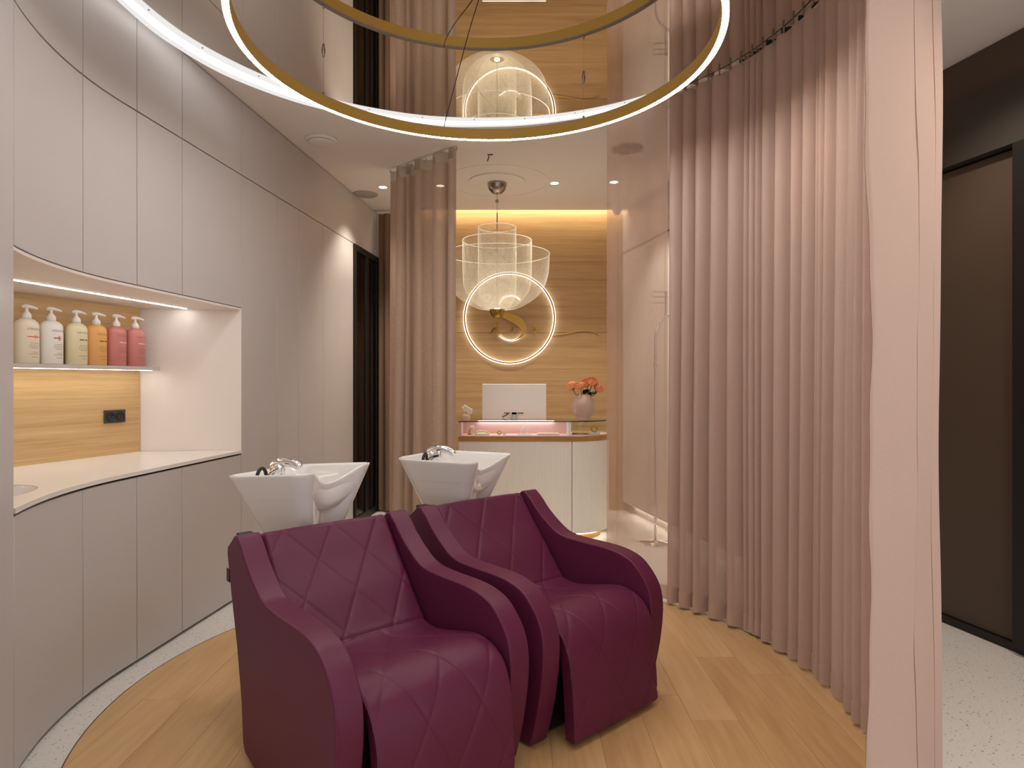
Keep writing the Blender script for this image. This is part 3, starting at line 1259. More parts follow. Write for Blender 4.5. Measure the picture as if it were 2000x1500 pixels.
def make_basin(label):
    t = thing('wash_basin', label, 'basin', (0, 0, 0), 0, 'white wash basins behind the chairs')
    O = outline(190)
    n = len(O)

    def notch(a, b):
        if b <= 0.12 or abs(a) > 0.165:
            return 0.0
        return math.cos(PI * a / 0.33) ** 1.3

    ZR = 0.945
    Z0 = 0.50
    rows = []
    for dz in (0.445, 0.38, 0.30, 0.22, 0.15, 0.09, 0.05, 0.02, 0.008, 0.0):
        z = ZR - dz
        sc2 = 1 - 1.75 * dz - (0.012 if dz == 0 else 0)
        row = []
        for a, b in O:
            k = notch(a, b)
            f = max(0.0, 1 - dz / 0.42)
            zz = z - 0.060 * k * f ** 0.8
            row.append((a * sc2, b * sc2 - 0.070 * k * f ** 1.0, zz))
        rows.append(row)
    for sc2, z in [(0.955, 0.945), (0.93, 0.935), (0.89, 0.90), (0.82, 0.84), (0.66, 0.79), (0.40, 0.765), (0.10, 0.758)]:
        row = []
        for a, b in O:
            k = notch(a, b)
            f = max(0.0, (z - 0.757) / (ZR - 0.757))
            zz = max(z - 0.060 * k * f ** 0.7, 0.757)
            row.append((a * sc2, b * sc2 - 0.068 * k * f, zz))
        rows.append(row)
    mb = MB()
    for r in rows:
        mb.v += r
    for i in range(len(rows) - 1):
        for j in range(n):
            k = (j + 1) % n
            mb.f.append((i * n + j, i * n + k, (i + 1) * n + k, (i + 1) * n + j))
    mb.f.append(tuple(range(n - 1, -1, -1)))
    mb.f.append(tuple((len(rows) - 1) * n + j for j in range(n)))
    # flip: local y = -b
    mb.v = [(x, -y, z) for x, y, z in mb.v]
    bo = mb.build('bowl', M_ceramic, t, smooth=True)
    MB().lathe([(0.028, 0.0), (0.026, 0.003), (0.0, 0.003)], 20, 0, 0, 0.7585).build('drain', M_chrome, bo, smooth=True)
    # pedestal (in the shade behind the chair)
    MB().prism([(-.10, -.07), (.10, -.07), (.12, .13), (-.12, .13)], 0.0, 0.499).build('pedestal', M_black, t, bevel=0.008)
    # mixer tap at the back rim
    tp = MB()
    tp.lathe([(0.0, 0.0), (0.034, 0.0), (0.033, 0.04), (0.031, 0.066), (0.024, 0.080), (0.0, 0.085)], 20, 0.0, 0.135, 0.885)
    tpo = tp.build('mixer_tap', M_chrome, t, smooth=True)
    lev = [(0.0, 0.15, 0.955), (0.0, 0.115, 0.972), (0.002, 0.07, 0.974), (0.004, 0.025, 0.962), (0.006, 0.01, 0.948)]
    MB().tube(spline(lev, 5), [0.026 - 0.010 * i / 20 for i in range(21)], 10).build('lever', M_chrome, tpo, smooth=True)
    hd = [(-0.075, 0.12, 0.90), (-0.068, 0.10, 0.925), (-0.06, 0.075, 0.945), (-0.055, 0.05, 0.955)]
    MB().tube(spline(hd, 5), [0.013 + 0.008 * i / 15 for i in range(16)], 12).build('spray_head', M_chrome, tpo, smooth=True)
    hose = [(-0.16, 0.08, 0.87), (-0.155, 0.09, 0.92), (-0.14, 0.095, 0.952), (-0.11, 0.105, 0.962), (-0.085, 0.115, 0.945), (-0.075, 0.12, 0.90)]
    MB().tube(spline(hose, 6), 0.0075, 8).build('hose', M_rubber, tpo, smooth=True)
    return t


U = Vector((math.cos(TH), math.sin(TH)))
V = Vector((math.sin(TH), -math.cos(TH)))
bs1 = make_basin('white ceramic wash basin behind the front purple chair, against the cabinets')
TB = math.radians(64)
bs1.location = (-0.908, 2.765, 0)
bs1.rotation_euler = (0, 0, TB)
bs2 = copy_tree(bs1)
bs2['label'] = 'white ceramic wash basin behind the rear purple chair, before the reception desk'
bs2.location = (-0.287, 3.25, 0)
# the front bowl is tipped back a little on its pedestal
for ch in bs1.children:
    if ch.name.startswith('pedestal'):
        continue
    Rm = Matrix.Rotation(math.radians(-4.5), 3, 'X')
    pv = Vector((0, 0, 0.945))
    ch.rotation_euler = (math.radians(-4.5), 0, 0)
    ch.location = pv - Rm @ pv

# ==================================================================  RING PENDANT
rp = thing('ring_pendant', 'large brass ring pendant lamp glowing underneath, hung below the ceiling mirror', 'lamp', (CX, CY, 0))
zb = 2.729
rb_ = MB().ring(0.982, 1.012, zb, zb + 0.052, 200)
rb_.ring(0.982, 0.9845, zb - 0.005, zb, 200)
rb_.ring(1.0095, 1.012, zb - 0.005, zb, 200)
rb_.build('ring_body', M_brassp, rp, angle=40)
MB().ring(0.983, 1.011, zb + 0.0521, zb + 0.056, 200).build('top_cover', M_grille, rp, angle=40)
MB().ring(0.9848, 1.0092, zb - 0.0030, zb - 0.0003, 200).build('led_strip', E_ring, rp, angle=40)
for a in (57.5, 146.5, 237, 327):
    x, y = math.cos(math.radians(a)) * 0.997, math.sin(math.radians(a)) * 0.997
    MB().tube([(x, y, zb + 0.055), (x, y, H - 0.03)], 0.0008, 6).build('cable', M_nickel, rp)
    MB().lathe([(0, 0), (0.006, 0.002), (0.008, 0.02), (0.010, 0.03), (0.010, 0.034)], 12, x, y, H - 0.0565).build('ceiling_mount', M_nickel, rp, smooth=True)
    MB().lathe([(0.006, 0), (0.006, 0.016), (0.002, 0.022)], 10, x, y, zb + 0.054).build('cable_clamp', M_nickel, rp, smooth=True)
pc = [(0.02, -0.02, H - 0.023), (-0.06, 0.24, 2.96), (-0.17, 0.62, 2.85), (-0.24, 0.88, 2.792), (-0.255, 0.962, 2.788)]
MB().tube(spline(pc, 6), 0.0022, 6).build('power_cable', M_rubber, rp, smooth=True)

# ==================================================================  CEILING FITTINGS
def downlight(x, y, label, watts=DOWN_W, spot=95):
    t = thing('downlight', label, 'ceiling light', (x, y, H), 0, 'recessed ceiling downlights')
    MB().ring(0.036, 0.046, -0.005, -0.0005, 32).build('trim_ring', M_white, t)
    MB().lathe([(0.0355, -0.0035), (0.02, -0.0045), (0.0, -0.005)], 24).build('lens', E_spot, t, smooth=True)
    ld_ = bpy.data.lights.new('downlight_beam', 'SPOT')
    ld_.energy = watts
    ld_.color = (1.0, 0.90, 0.77)
    ld_.spot_size = math.radians(spot)
    ld_.spot_blend = 0.7
    ld_.shadow_soft_size = 0.03
    lo = bpy.data.objects.new('downlight_beam', ld_)
    link(lo, t)
    lo.location = (0, 0, -0.02)
    return t


downlight(-1.141, 5.694, 'small warm downlight left of the linen curtain')
downlight(0.368, 5.577, 'small warm downlight right of the chandelier canopy')
downlight(0.878, 5.548, 'small warm downlight behind the sheer curtain edge')
downlight(-0.629, 5.65, 'small warm downlight hidden behind the linen curtain')


downlight(1.92, 2.95, 'added unseen fill light in the dark corridor beyond the curtain', 40, 120)  # hidden lamp added to brighten the terrazzo on the right
downlight(1.92, 1.6, 'added unseen fill light in the corridor ceiling right of the camera', 40, 120)  # second added corridor lamp, out of view, lifts the dark right side


downlight(0.75, 0.75, 'added unseen fill light in the ceiling just before the curtain flap', 5, 130)  # added out of view as weak front fill on the flap
downlight(-0.75, 0.75, 'added unseen fill light in the ceiling left of the camera', 8, 130)  # no known fitting here, added for fill from the camera side


def disc(name, x, y, prof_, m, label, cat):
    o = MB().lathe(prof_, 48).build(name, m, None, angle=35)
    o.location = (x, y, H - 0.0005)
    return tag(o, label, cat)


va = thing('ceiling_vent', 'round white ceiling air valve left of the ring lamp', 'vent', (-1.353, 4.575, H))
MB().lathe([(0.110, -0.001), (0.112, -0.008), (0.104, -0.016), (0.085, -0.020), (0.08, -0.003)], 48).build('collar', M_white, va, smooth=True)
MB().lathe([(0.0, -0.030), (0.07, -0.030), (0.086, -0.026), (0.088, -0.022), (0.04, -0.004)], 48).build('disc', M_white, va, smooth=True)
disc('ceiling_speaker', -1.344, 5.912, [(0.112, 0), (0.112, -0.006), (0.108, -0.008), (0.0, -0.008)], M_grille, 'flat grey round ceiling speaker beside the warm downlight', 'speaker')
disc('ceiling_speaker', 0.851, 4.756, [(0.112, 0), (0.112, -0.006), (0.108, -0.008), (0.0, -0.008)], M_grille, 'flat grey round ceiling speaker behind the sheer curtain', 'speaker')
hkk = MB().tube([(0.03, 0, -0.004), (-0.01, 0.0, -0.006), (0.0, -0.002, -0.02), (-0.012, -0.004, -0.055)], 0.004, 6).build('ceiling_hook', M_black, None)
hkk.location = (-0.174, 4.873, H)
tag(hkk, 'small black wire hook in the white ceiling before the chandelier', 'hook')
sc2 = thing('security_camera', 'small white dome camera under the ceiling by the sheer curtain', 'camera', (1.02, 6.25, H))
MB().lathe([(0.0, 0), (0.055, 0), (0.055, -0.03), (0.05, -0.035), (0, -0.035)], 24).build('base', M_pump, sc2, angle=40)
MB().lathe([(0.045, -0.036), (0.046, -0.06), (0.035, -0.09), (0.015, -0.104), (0.0, -0.106)], 24).build('dome', M_pump, sc2, smooth=True)
MB().tube([(-0.03, 0, -0.01), (-0.09, 0, -0.012), (-0.095, 0, -0.03)], 0.005, 6).build('cable', M_black, sc2)

# ==================================================================  CHANDELIER
CHX, CHY = -0.128, 5.548
chd = thing('chandelier', 'chandelier of three nested glowing mesh bells above the reception desk', 'lamp', (CHX, CHY, 0))
ros = MB().lathe([(0.245, 0.0), (0.245, -0.010), (0.24, -0.012), (0.0, -0.012)], 64).build('ceiling_rosette', M_white, None, angle=35)
ros.location = (CHX, CHY, H - 0.0005)
tag(ros, 'flat round white ceiling rosette around the chandelier canopy', 'rosette')
ros2 = MB().ring(0.43, 0.445, -0.003, 0, 96).build('ceiling_rosette', M_white, None)
ros2.location = (CHX, CHY, H - 0.0002)
tag(ros2, 'wide thin circular moulding on the ceiling around the chandelier', 'rosette')
MB().lathe([(0.083, H - 0.013), (0.083, H - 0.03), (0.072, H - 0.068), (0.045, H - 0.098), (0.01, H - 0.11), (0, H - 0.11)], 32).build('canopy', M_nickel, chd, smooth=True)
MB().tube([(0, 0, H - 0.11), (0, 0, 1.93)], 0.0022, 6).build('cable', M_nickel, chd)
MB().lathe([(0, 0.017), (0.012, 0.012), (0.017, 0), (0.012, -0.012), (0, -0.017)], 16, 0, 0, 2.872).build('cable_ball', M_nickel, chd, smooth=True)
MB().tube([(0, 0, 2.63), (0, 0, 2.77)], 0.005, 8).build('stem', M_nickel, chd)
MB().lathe([(0.066, 1.938), (0.064, 1.92), (0.054, 1.892), (0.035, 1.868), (0.0, 1.858)], 32).build('finial', M_brass, chd, smooth=True)
MB().lathe([(0.066, 1.938), (0.04, 1.942), (0.0, 1.942)], 32).build('finial_cap', M_brass, chd, smooth=True)
MB().lathe([(0.024, 1.943), (0.022, 1.949), (0.0, 1.951)], 20).build('bulb', E_chand, chd, smooth=True)


def lattice(prof_, parent, name, cell=0.0155, r=0.00070):
    """revolved lattice of crossing threads: real diamond mesh"""
    P, L_ = resample(prof_, 0.011)
    rmax = max(p[0] for p in P)
    n = int(2 * PI * rmax / cell)
    mb = MB()
    m = len(P)
    # helical threads both ways: vertices at rows i, angle (k + i*0.5)
    for sgn in (1, -1):
        for k in range(n):
            path_ = []
            for i, (rr, z) in enumerate(P):
                a = 2 * PI * (k + sgn * i * 0.5) / n
                path_.append((rr * math.cos(a), rr * math.sin(a), z))
            b = len(mb.v)
            for i, q in enumerate(path_):
                rr = max(0.02, P[i][0])
                w = r * min(1.0, 0.35 + 0.65 * rr / rmax)
                a = math.atan2(q[1], q[0])
                # triangular section
                tx, ty = -math.sin(a), math.cos(a)
                ox, oy = math.cos(a), math.sin(a)
                mb.v += [(q[0] + tx * w, q[1] + ty * w, q[2]), (q[0] - tx * w, q[1] - ty * w, q[2]), (q[0] + ox * w * 1.2, q[1] + oy * w * 1.2, q[2] + w * 0.4)]
            for i in range(m - 1):
                c0 = b + 3 * i
                for e in range(3):
                    g = (e + 1) % 3
                    mb.f.append((c0 + e, c0 + g, c0 + 3 + g, c0 + 3 + e))
    o = mb.build(name, M_mesh, parent, fix=False)
    rm = [(P[0][0] * math.cos(2 * PI * k / 72), P[0][0] * math.sin(2 * PI * k / 72), P[0][1]) for k in range(72)]
    MB().tube(rm, 0.003, 6, closed=True).build('rim', M_meshrim, o, smooth=True)
    return o


lattice(spline([(.163, 2.645), (.164, 2.45), (.164, 2.2), (.162, 2.08), (.148, 2.02), (.11, 1.965), (.06, 1.945)], 8), chd, 'inner_shade')
lattice(spline([(.298, 2.53), (.299, 2.40), (.296, 2.24), (.286, 2.13), (.248, 2.056), (.17, 1.975), (.062, 1.944)], 8), chd, 'middle_shade')
lattice(spline([(.452, 2.415), (.448, 2.33), (.438, 2.235), (.396, 2.115), (.312, 2.025), (.182, 1.953), (.064, 1.938)], 8), chd, 'outer_shade')
for z, rr in ((2.62, 0.163), (2.505, 0.298), (2.39, 0.452)):
    for a in (10, 130, 250):
        c_, s_ = math.cos(math.radians(a)), math.sin(math.radians(a))
        MB().tube([(0.003 * c_, 0.003 * s_, z), (rr * c_, rr * s_, z)], 0.0014, 6).build('spoke', M_brass, chd)

# ==================================================================  WALL LOGO
PXM = 6.56 / 1258.0


def lp(cx_, cy_, off=0.0):
    """logo drawing coordinates -> wall coordinates (x, z)"""
    px = 900 + cx_ / 6.897
    py = 550 + cy_ / 6.897
    return ((px - 1000) * PXM, CAM_H - (py - 745) * PXM)


LC = lp(655, 490)
LR = 606 / 6.897 * PXM
lg = thing('ring_sign', 'round brass sign ring with white halo light on the oak wall', 'sign', (LC[0], YB, LC[1]))
cp = [(LR * math.cos(2 * PI * k / 96), 0, LR * math.sin(2 * PI * k / 96)) for k in range(96)]
MB().tube([(x * 0.998, -0.046, z * 0.998) for x, y, z in cp], 0.0078, 8, closed=True).build('brass_ring', M_brassd, lg, smooth=True)
MB().tube([(x, -0.026, z) for x, y, z in cp], 0.0145, 8, closed=True).build('halo_light', E_logo, lg, smooth=True)
for a in (-90, 30, 150):
    c_, s_ = math.cos(math.radians(a)) * LR, math.sin(math.radians(a)) * LR
    MB().tube([(c_, 0, s_), (c_, -0.045, s_)], 0.003, 6).build('standoff', M_brassd, lg)

ls = thing('letter_sign', 'gold letter S sign with a lit edge inside the wall ring', 'sign', (LC[0], YB, LC[1]))
SP = [(800, 240, 5), (735, 196, 8), (655, 183, 9), (572, 212, 10), (518, 285, 14), (510, 370, 34), (570, 438, 78), (665, 478, 104), (770, 528, 116),
      (838, 610, 92), (838, 690, 50), (785, 758, 20), (690, 790, 8), (590, 772, 10), (520, 722, 16)]
SPd = spline(SP, 6)
L_, R__ = [], []
for i, (x, y, w) in enumerate(SPd):
    a, b = SPd[max(i - 1, 0)], SPd[min(i + 1, len(SPd) - 1)]
    dx, dy = b[0] - a[0], b[1] - a[1]
    l = math.hypot(dx, dy) or 1
    nx, ny = -dy / l, dx / l
    w = max(w, 7) * 0.5
    pL, pR = lp(x + nx * w, y + ny * w), lp(x - nx * w, y - ny * w)
    L_.append((pL[0] - LC[0], pL[1] - LC[1]))
    R__.append((pR[0] - LC[0], pR[1] - LC[1]))
mb = MB().slab(L_, R__, 0.030, 0.040)
mb.v = [(x, -z, y) for x, y, z in mb.v]
mb.build('letter_face', M_brassd, ls)
for sl_ in ((0, 31), (58, len(SPd))):
    pth = [lp(x, y) for x, y, w in SPd[sl_[0]:sl_[1]]]
    MB().tube([(x - LC[0], -0.018, z - LC[1]) for x, z in pth], 0.0085, 6).build('halo_light', E_logo, ls, smooth=True)
MB().box(-0.01, 0.01, -0.030, 0, -0.01, 0.01).build('standoff', M_brassd, ls)


def script(name, strokes, r, label):
    t = thing(name, label, 'lettering', (LC[0], YB, LC[1]))
    for st in strokes:
        pts_ = [lp(x, y) for x, y in st]
        pth = [(x - LC[0], -0.012, z - LC[1]) for x, z in spline(pts_, 6)]
        MB().tube(pth, r, 6).build('stroke', M_brassd, t, smooth=True)
    return t


script('letter', [[(492, 525), (450, 610), (400, 692)], [(405, 688), (440, 630), (478, 602), (492, 630), (488, 690), (488, 768)]], 0.0085, 'gold script letter h on the oak wall inside the ring')
script('letter', [[(560, 705), (610, 670), (650, 650), (668, 618), (705, 604), (690, 650), (655, 668), (690, 648), (712, 615), (712, 665), (742, 682)]], 0.0036, 'gold script letter a on the oak wall inside the ring')
script('letter', [[(765, 610), (757, 650), (766, 678)], [(778, 570), (780, 575)]], 0.0045, 'gold script letter i on the oak wall behind the gold S')
script('letter', [[(940, 660), (968, 632), (998, 592), (1002, 635), (1030, 638), (1010, 670), (975, 728)]], 0.0060, 'gold script letter r on the oak wall inside the ring')
script('script_flourish', [[(1130, 745), (1260, 722), (1400, 704), (1520, 680), (1640, 660), (1760, 668), (1820, 688), (1862, 716)]], 0.0055, 'thin curved gold flourish on the oak wall right of the ring')

# ==================================================================  RECEPTION DESK
DX0, DX1, DYF, DRR = -0.44, 0.492, 5.29, 0.35
DYBK = 5.96


def desk_front(off=0.0, n=18):
    """front line: straight then quarter round, then straight back"""
    pts_ = [(DX0, DYF + off), (DX1, DYF + off)]
    for k in range(1, n + 1):
        a = -PI / 2 + PI / 2 * k / n
        pts_.append((DX1 + (DRR - off) * math.cos(a), DYF + DRR + (DRR - off) * math.sin(a)))
    return pts_


dk = thing('reception_desk', 'cream fluted reception desk with rounded end and glass display top', 'desk', (0, 0, 0))
# fluted fronts
def fluted(pl, parent, name, z0, z1):
    P, L_ = resample(pl, 0.0045)
    A, B = [], []
    for i, p in enumerate(P):
        a, b = P[max(i - 1, 0)], P[min(i + 1, len(P) - 1)]
        dx, dy = b[0] - a[0], b[1] - a[1]
        l = math.hypot(dx, dy)
        nx, ny = dy / l, -dx / l
        s = L_ * i / (len(P) - 1)
        h_ = 0.0026 * abs(math.sin(PI * s / 0.019))
        A.append((p[0] + nx * h_, p[1] + ny * h_))
        B.append((p[0] - nx * 0.02, p[1] - ny * 0.02))
    return MB().slab(A, B, z0, z1).build(name, M_flute, parent, angle=60)


fluted([(DX0, DYF), (DX1 - 0.003, DYF)], dk, 'front_panel', 0.07, 0.826)
df = desk_front()
fluted([(DX1 + 0.003, DYF)] + df[2:] + [(DX1 + DRR, DYBK)], dk, 'end_panel', 0.07, 0.826)
full = desk_front(0.02) + [(DX1 + DRR - 0.02, DYBK), (DX0, DYBK)]
MB().prism(full, 0.068, 0.80).build('body', M_flute, dk)
pl_ = desk_front(0.07) + [(DX1 + DRR - 0.07, DYBK - 0.03), (DX0, DYBK - 0.03)]
MB().prism(pl_, 0.0, 0.0675).build('plinth', M_oakband, dk)
q = desk_front(0.055)
P, L_ = resample(q, 0.02)
MB().tube([(x, y, 0.055) for x, y in q], 0.006, 6).build('plinth_light', E_toe, dk)
MB().prism(desk_front(-0.006) + [(DX1 + DRR + 0.006, DYBK), (DX0, DYBK)], 0.8265, 0.866).build('oak_band', M_oakband, dk)
# display case
MB().prism(desk_front(0.004) + [(DX1 + DRR - 0.004, DYF + DRR + 0.02), (DX0, DYF + DRR + 0.02)], 0.8665, 0.874).build('case_floor', M_pink, dk)
MB().box(DX0, DX1 - 0.02, DYF + 0.23, DYF + 0.245, 0.874, 0.982).build('case_back', M_pink, dk)
MB().box(DX0, DX0 + 0.022, DYF + 0.004, DYF + 0.23, 0.874, 0.984).build('case_side', M_pink, dk)
MB().box(DX1 - 0.026, DX1 - 0.006, DYF + 0.012, DYF + 0.24, 0.874, 0.984).build('case_divider', M_pump, dk)
ft = desk_front(0.002)
MB().slab(ft[:2], [(x, y + 0.005) for x, y in ft[:2]], 0.874, 0.984).build('front_pane', M_cglass, dk)
f2 = desk_front(0.002)[1:]
f3 = desk_front(0.007)[1:]
MB().slab(f2, f3, 0.874, 0.984).build('curved_pane', M_cglass, dk, angle=40)
tp_ = desk_front(-0.004) + [(DX1 + DRR + 0.004, DYF + DRR + 0.02), (DX0, DYF + DRR + 0.02)]
gt = MB().prism(tp_, 0.985, 0.995).build('glass_top', M_cglass, dk)
e1, e2 = desk_front(-0.0045), desk_front(-0.0052)
MB().slab(e2, e1, 0.9855, 0.9945).build('glass_edge', M_gedge, gt)
MB().box(-0.29, 0.36, DYF + 0.208, DYF + 0.228, 0.978, 0.9845).build('case_light', E_case, dk)
# worktop behind
MB().box(DX0, DX1 + 0.1, DYF + 0.40, DYBK + 0.25, 0.801, 0.825).build('worktop', M_flute, dk)

# ---- jewellery in the case
zc = 0.8742


def item(name, label, loc, cat='jewellery', group=None):
    return thing(name, label, cat, loc, 0, group)


t = item('jewellery_stand', 'small gold jewellery stand at the left of the pink display case', (-0.355, DYF + 0.09, zc))
MB().lathe([(0.0, 0.0), (0.016, 0.0), (0.016, 0.012), (0.007, 0.016), (0.006, 0.042), (0.0, 0.044)], 16).build('base', M_brassd, t, smooth=True)
MB().lathe([(0, 0.022), (0.014, 0.016), (0.022, 0.0), (0.014, -0.016), (0, -0.022)], 14, 0.02, 0, 0.058).build('bust', M_pearl, t, smooth=True)
t = item('shell', 'cream shell lying in the display case beside the gold stand', (-0.25, DYF + 0.09, zc), 'shell')
q = MB()
for k in range(7):
    a = math.radians(20 + 140 * k / 6)
    q.tube([(0.05 * math.cos(a) * 0.2, 0.01, 0.006), (0.05 * math.cos(a), 0, 0.012 + 0.022 * math.sin(a)), (0.062 * math.cos(a), -0.004, 0.006 + 0.03 * math.sin(a))], [0.008, 0.010, 0.003], 6)
q.build('ribs', M_pearl, t, smooth=True)
MB().lathe([(0, 0), (0.05, 0.0), (0.055, 0.008), (0.03, 0.02), (0, 0.024)], 20, 0, 0, 0.0, 1.2, 0.7).build('body', M_pearl, t, smooth=True)
MB().lathe([(0, 0.0), (0.012, 0.0), (0.012, 0.014), (0, 0.02)], 12, -0.085, 0, 0).build('small_shell', M_pearl, t, smooth=True)
t = item('earrings', 'pair of gold earrings in the middle of the pink display case', (-0.085, DYF + 0.09, zc))
for s in (-0.022, 0.022):
    pts_ = [(s + 0.016 * math.cos(2 * PI * k / 16), 0.0, 0.0185 + 0.014 * math.sin(2 * PI * k / 16)) for k in range(16)]
    MB().tube(pts_, 0.0045, 6, closed=True).build('hoop', M_brassd if s < 0 else M_pearl, t, smooth=True)
t = item('script_ornament', 'small white script ornament standing in the pink display case', (0.105, DYF + 0.10, zc), 'ornament')
MB().box(-0.06, 0.06, -0.012, 0.012, 0, 0.008).build('base', M_pump, t, bevel=0.002)
st = [(-0.035, 0.012), (-0.025, 0.045), (-0.012, 0.066), (-0.010, 0.050), (-0.018, 0.034), (-0.002, 0.044), (0.004, 0.056), (0.0, 0.036), (0.012, 0.046), (0.018, 0.062), (0.014, 0.040), (0.028, 0.050),
      (0.040, 0.066), (0.026, 0.030), (0.012, 0.008)]
MB().tube(spline([(x, 0, z) for x, z in st], 5), 0.0032, 6).build('script', M_pump, t, smooth=True)
t = item('pearl_strings', 'rows of cream pearls laid on the pink display case floor', (0.30, DYF + 0.085, zc))
for r_ in range(3):
    q = MB()
    for k in range(14):
        q.lathe([(0, 0.009), (0.0065, 0.0065), (0.009, 0), (0.0065, -0.0065), (0, -0.009)], 8, -0.085 + 0.0132 * k, (r_ - 1) * 0.022 + 0.004 * math.sin(k), 0.0095)
    q.build('pearl_string', M_pearl, t, smooth=True)
t = item('gold_chain', 'gold chain laid on the curved end of the display case', (0.58, DYF + 0.16, zc))
pts_ = [(0.06 * math.cos(2 * PI * k / 20) * (1 + 0.2 * math.sin(3 * k)), 0.04 * math.sin(2 * PI * k / 20), 0.006) for k in range(20)]
MB().tube(pts_, 0.005, 6, closed=True).build('chain', M_brassd, t, smooth=True)
t = item('brooch', 'round gold brooch on a white pad in the curved display case end', (0.70, DYF + 0.20, zc))
MB().lathe([(0, 0), (0.05, 0), (0.05, 0.012), (0, 0.014)], 20).build('pad', M_pump, t, angle=40)
pts_ = [(0.024 * math.cos(2 * PI * k / 20), -0.01, 0.040 + 0.022 * math.sin(2 * PI * k / 20)) for k in range(20)]
MB().tube(pts_, 0.0055, 6, closed=True).build('hoop', M_brassd, t, smooth=True)

# ---- computer
im = thing('computer', 'white all-in-one computer seen from behind on the reception desk', 'computer', (0.02, 5.80, 0.825))
MB().box(-0.288, 0.288, -0.018, 0.006, 0.12, 0.473).build('case', M_imac, im, bevel=0.006, seg=3)
MB().box(-0.289, 0.289, 0.0065, 0.010, 0.121, 0.472).build('screen', M_black, im)
MB().box(-0.022, 0.022, -0.05, -0.044, 0.006, 0.22).build('stand_neck', M_nickel, im, bevel=0.002)
MB().box(-0.022, 0.022, -0.05, -0.018, 0.20, 0.22).build('hinge', M_nickel, im)
MB().box(-0.085, 0.085, -0.10, 0.09, 0.0, 0.008).build('stand_foot', M_nickel, im, bevel=0.002)
for x in (-0.085, -0.072, -0.062, -0.045, 0.035, 0.046, 0.058, 0.068, 0.078):
    MB().box(x - 0.004, x + 0.004, -0.0195, -0.0175, 0.205, 0.217).build('port', M_black, im)
MB().tube(spline([(-0.11, -0.03, 0.175), (-0.08, -0.028, 0.19), (-0.055, -0.024, 0.205), (-0.045, -0.0175, 0.211)], 5), 0.004, 6).build('cable', M_rubber, im, smooth=True)

# ---- vase and roses
VX, VY, VZ = 0.605, 5.45, 0.995
vs = thing('vase', 'frosted pale pink egg-shaped glass vase on the glass counter', 'vase', (VX, VY, VZ))
MB().lathe([(0, 0.0), (0.055, 0.0), (0.058, 0.010), (0.054, 0.016), (0.075, 0.035), (0.094, 0.075), (0.099, 0.11), (0.093, 0.15), (0.075, 0.19), (0.055, 0.212), (0.053, 0.215),
            (0.049, 0.212), (0.068, 0.188), (0.087, 0.15), (0.093, 0.11), (0.088, 0.075), (0.068, 0.035), (0.0, 0.022)], 40).build('body', M_vase, vs, smooth=True)


def rose_mesh():
    mb = MB()
    rr = random.Random(9)
    for lay, (n_, r0, h0, op) in enumerate([(3, 0.012, 0.050, 0.0), (4, 0.022, 0.052, 0.08), (5, 0.031, 0.050, 0.22), (6, 0.038, 0.044, 0.5)]):
        for k in range(n_):
            a0 = 2 * PI * (k + 0.37 * lay) / n_ + rr.uniform(-0.15, 0.15)
            wd = 2 * PI / n_ * 0.70
            rows_ = []
            for i in range(7):
                t_ = i / 6
                row = []
                for j in range(7):
                    s = j / 6 * 2 - 1
                    a = a0 + s * wd * (0.55 + 0.45 * math.sin(PI * min(1, t_ * 0.7 + 0.15)))
                    r_ = r0 * math.sin(PI * (0.12 + 0.60 * t_)) + op * 0.022 * t_ ** 4 + 0.001 * s
                    z = h0 * (t_ - 0.16 * s * s * t_ ** 2) - op * 0.012 * t_ ** 5
                    row.append((r_ * math.cos(a), r_ * math.sin(a), z))
                rows_.append(row)
            mb.grid(rows_)
    return mb


def leaf_mesh():
    rows_ = []
    for i in range(7):
        t_ = i / 6
        w = 0.024 * math.sin(PI * t_) ** 0.8
        rows_.append([(0.075 * t_, s * w, 0.010 * math.sin(PI * t_) + abs(s) * 0.006) for s in (-1, -0.5, 0, 0.5, 1)])
    return MB().grid(rows_)


heads = [(-0.088, 0.0, 0.270, 'leftmost'), (-0.022, -0.012, 0.268, 'second from the left'), (0.040, 0.03, 0.295, 'middle'), (0.070, -0.012, 0.305, 'tallest'), (0.106, 0.0, 0.255, 'rightmost, lowest')]
bloom_me = None
for i, (hx, hy, hz, nm) in enumerate(heads):
    t = thing('rose', '%s coral orange rose in the frosted pink vase' % nm, 'rose', (VX, VY, VZ), 0, 'coral roses in the vase')
    if bloom_me is None:
        bo = rose_mesh().build('bloom', M_rose, t, smooth=True, fix=False)
        bloom_me = bo.data
        bloom2 = bo.data.copy()
        bloom2.materials[0] = M_rose2
    else:
        bo = bpy.data.objects.new('bloom', bloom2 if i in (4, 0) else bloom_me)
        link(bo, t)
    bo.location = (hx, hy, hz - 0.01)
    bo.scale = (1.22, 1.22, 1.25)
    bo.rotation_euler = (-0.5 + 0.2 * (i % 2), hx * 5, i * 1.3)
    MB().tube(spline([(hx * 0.15, hy * 0.2, 0.04), (hx * 0.35, hy * 0.3, 0.20), (hx * 0.8, hy, hz - 0.05), (hx, hy, hz)], 6), 0.0035, 6).build('stem', M_stem, t, smooth=True)
    if i >= 2:
        for k in range(3):
            lf = leaf_mesh().build('leaf', M_leaf, t, smooth=True, fix=False)
            lf.location = (hx * 0.55, hy * 0.4 - 0.005, 0.205 + 0.022 * k)
            lf.rotation_euler = (0.3, -0.15 + 0.35 * k - 0.2 * (i == 4), -1.5 + 1.1 * k + 0.5 * i)

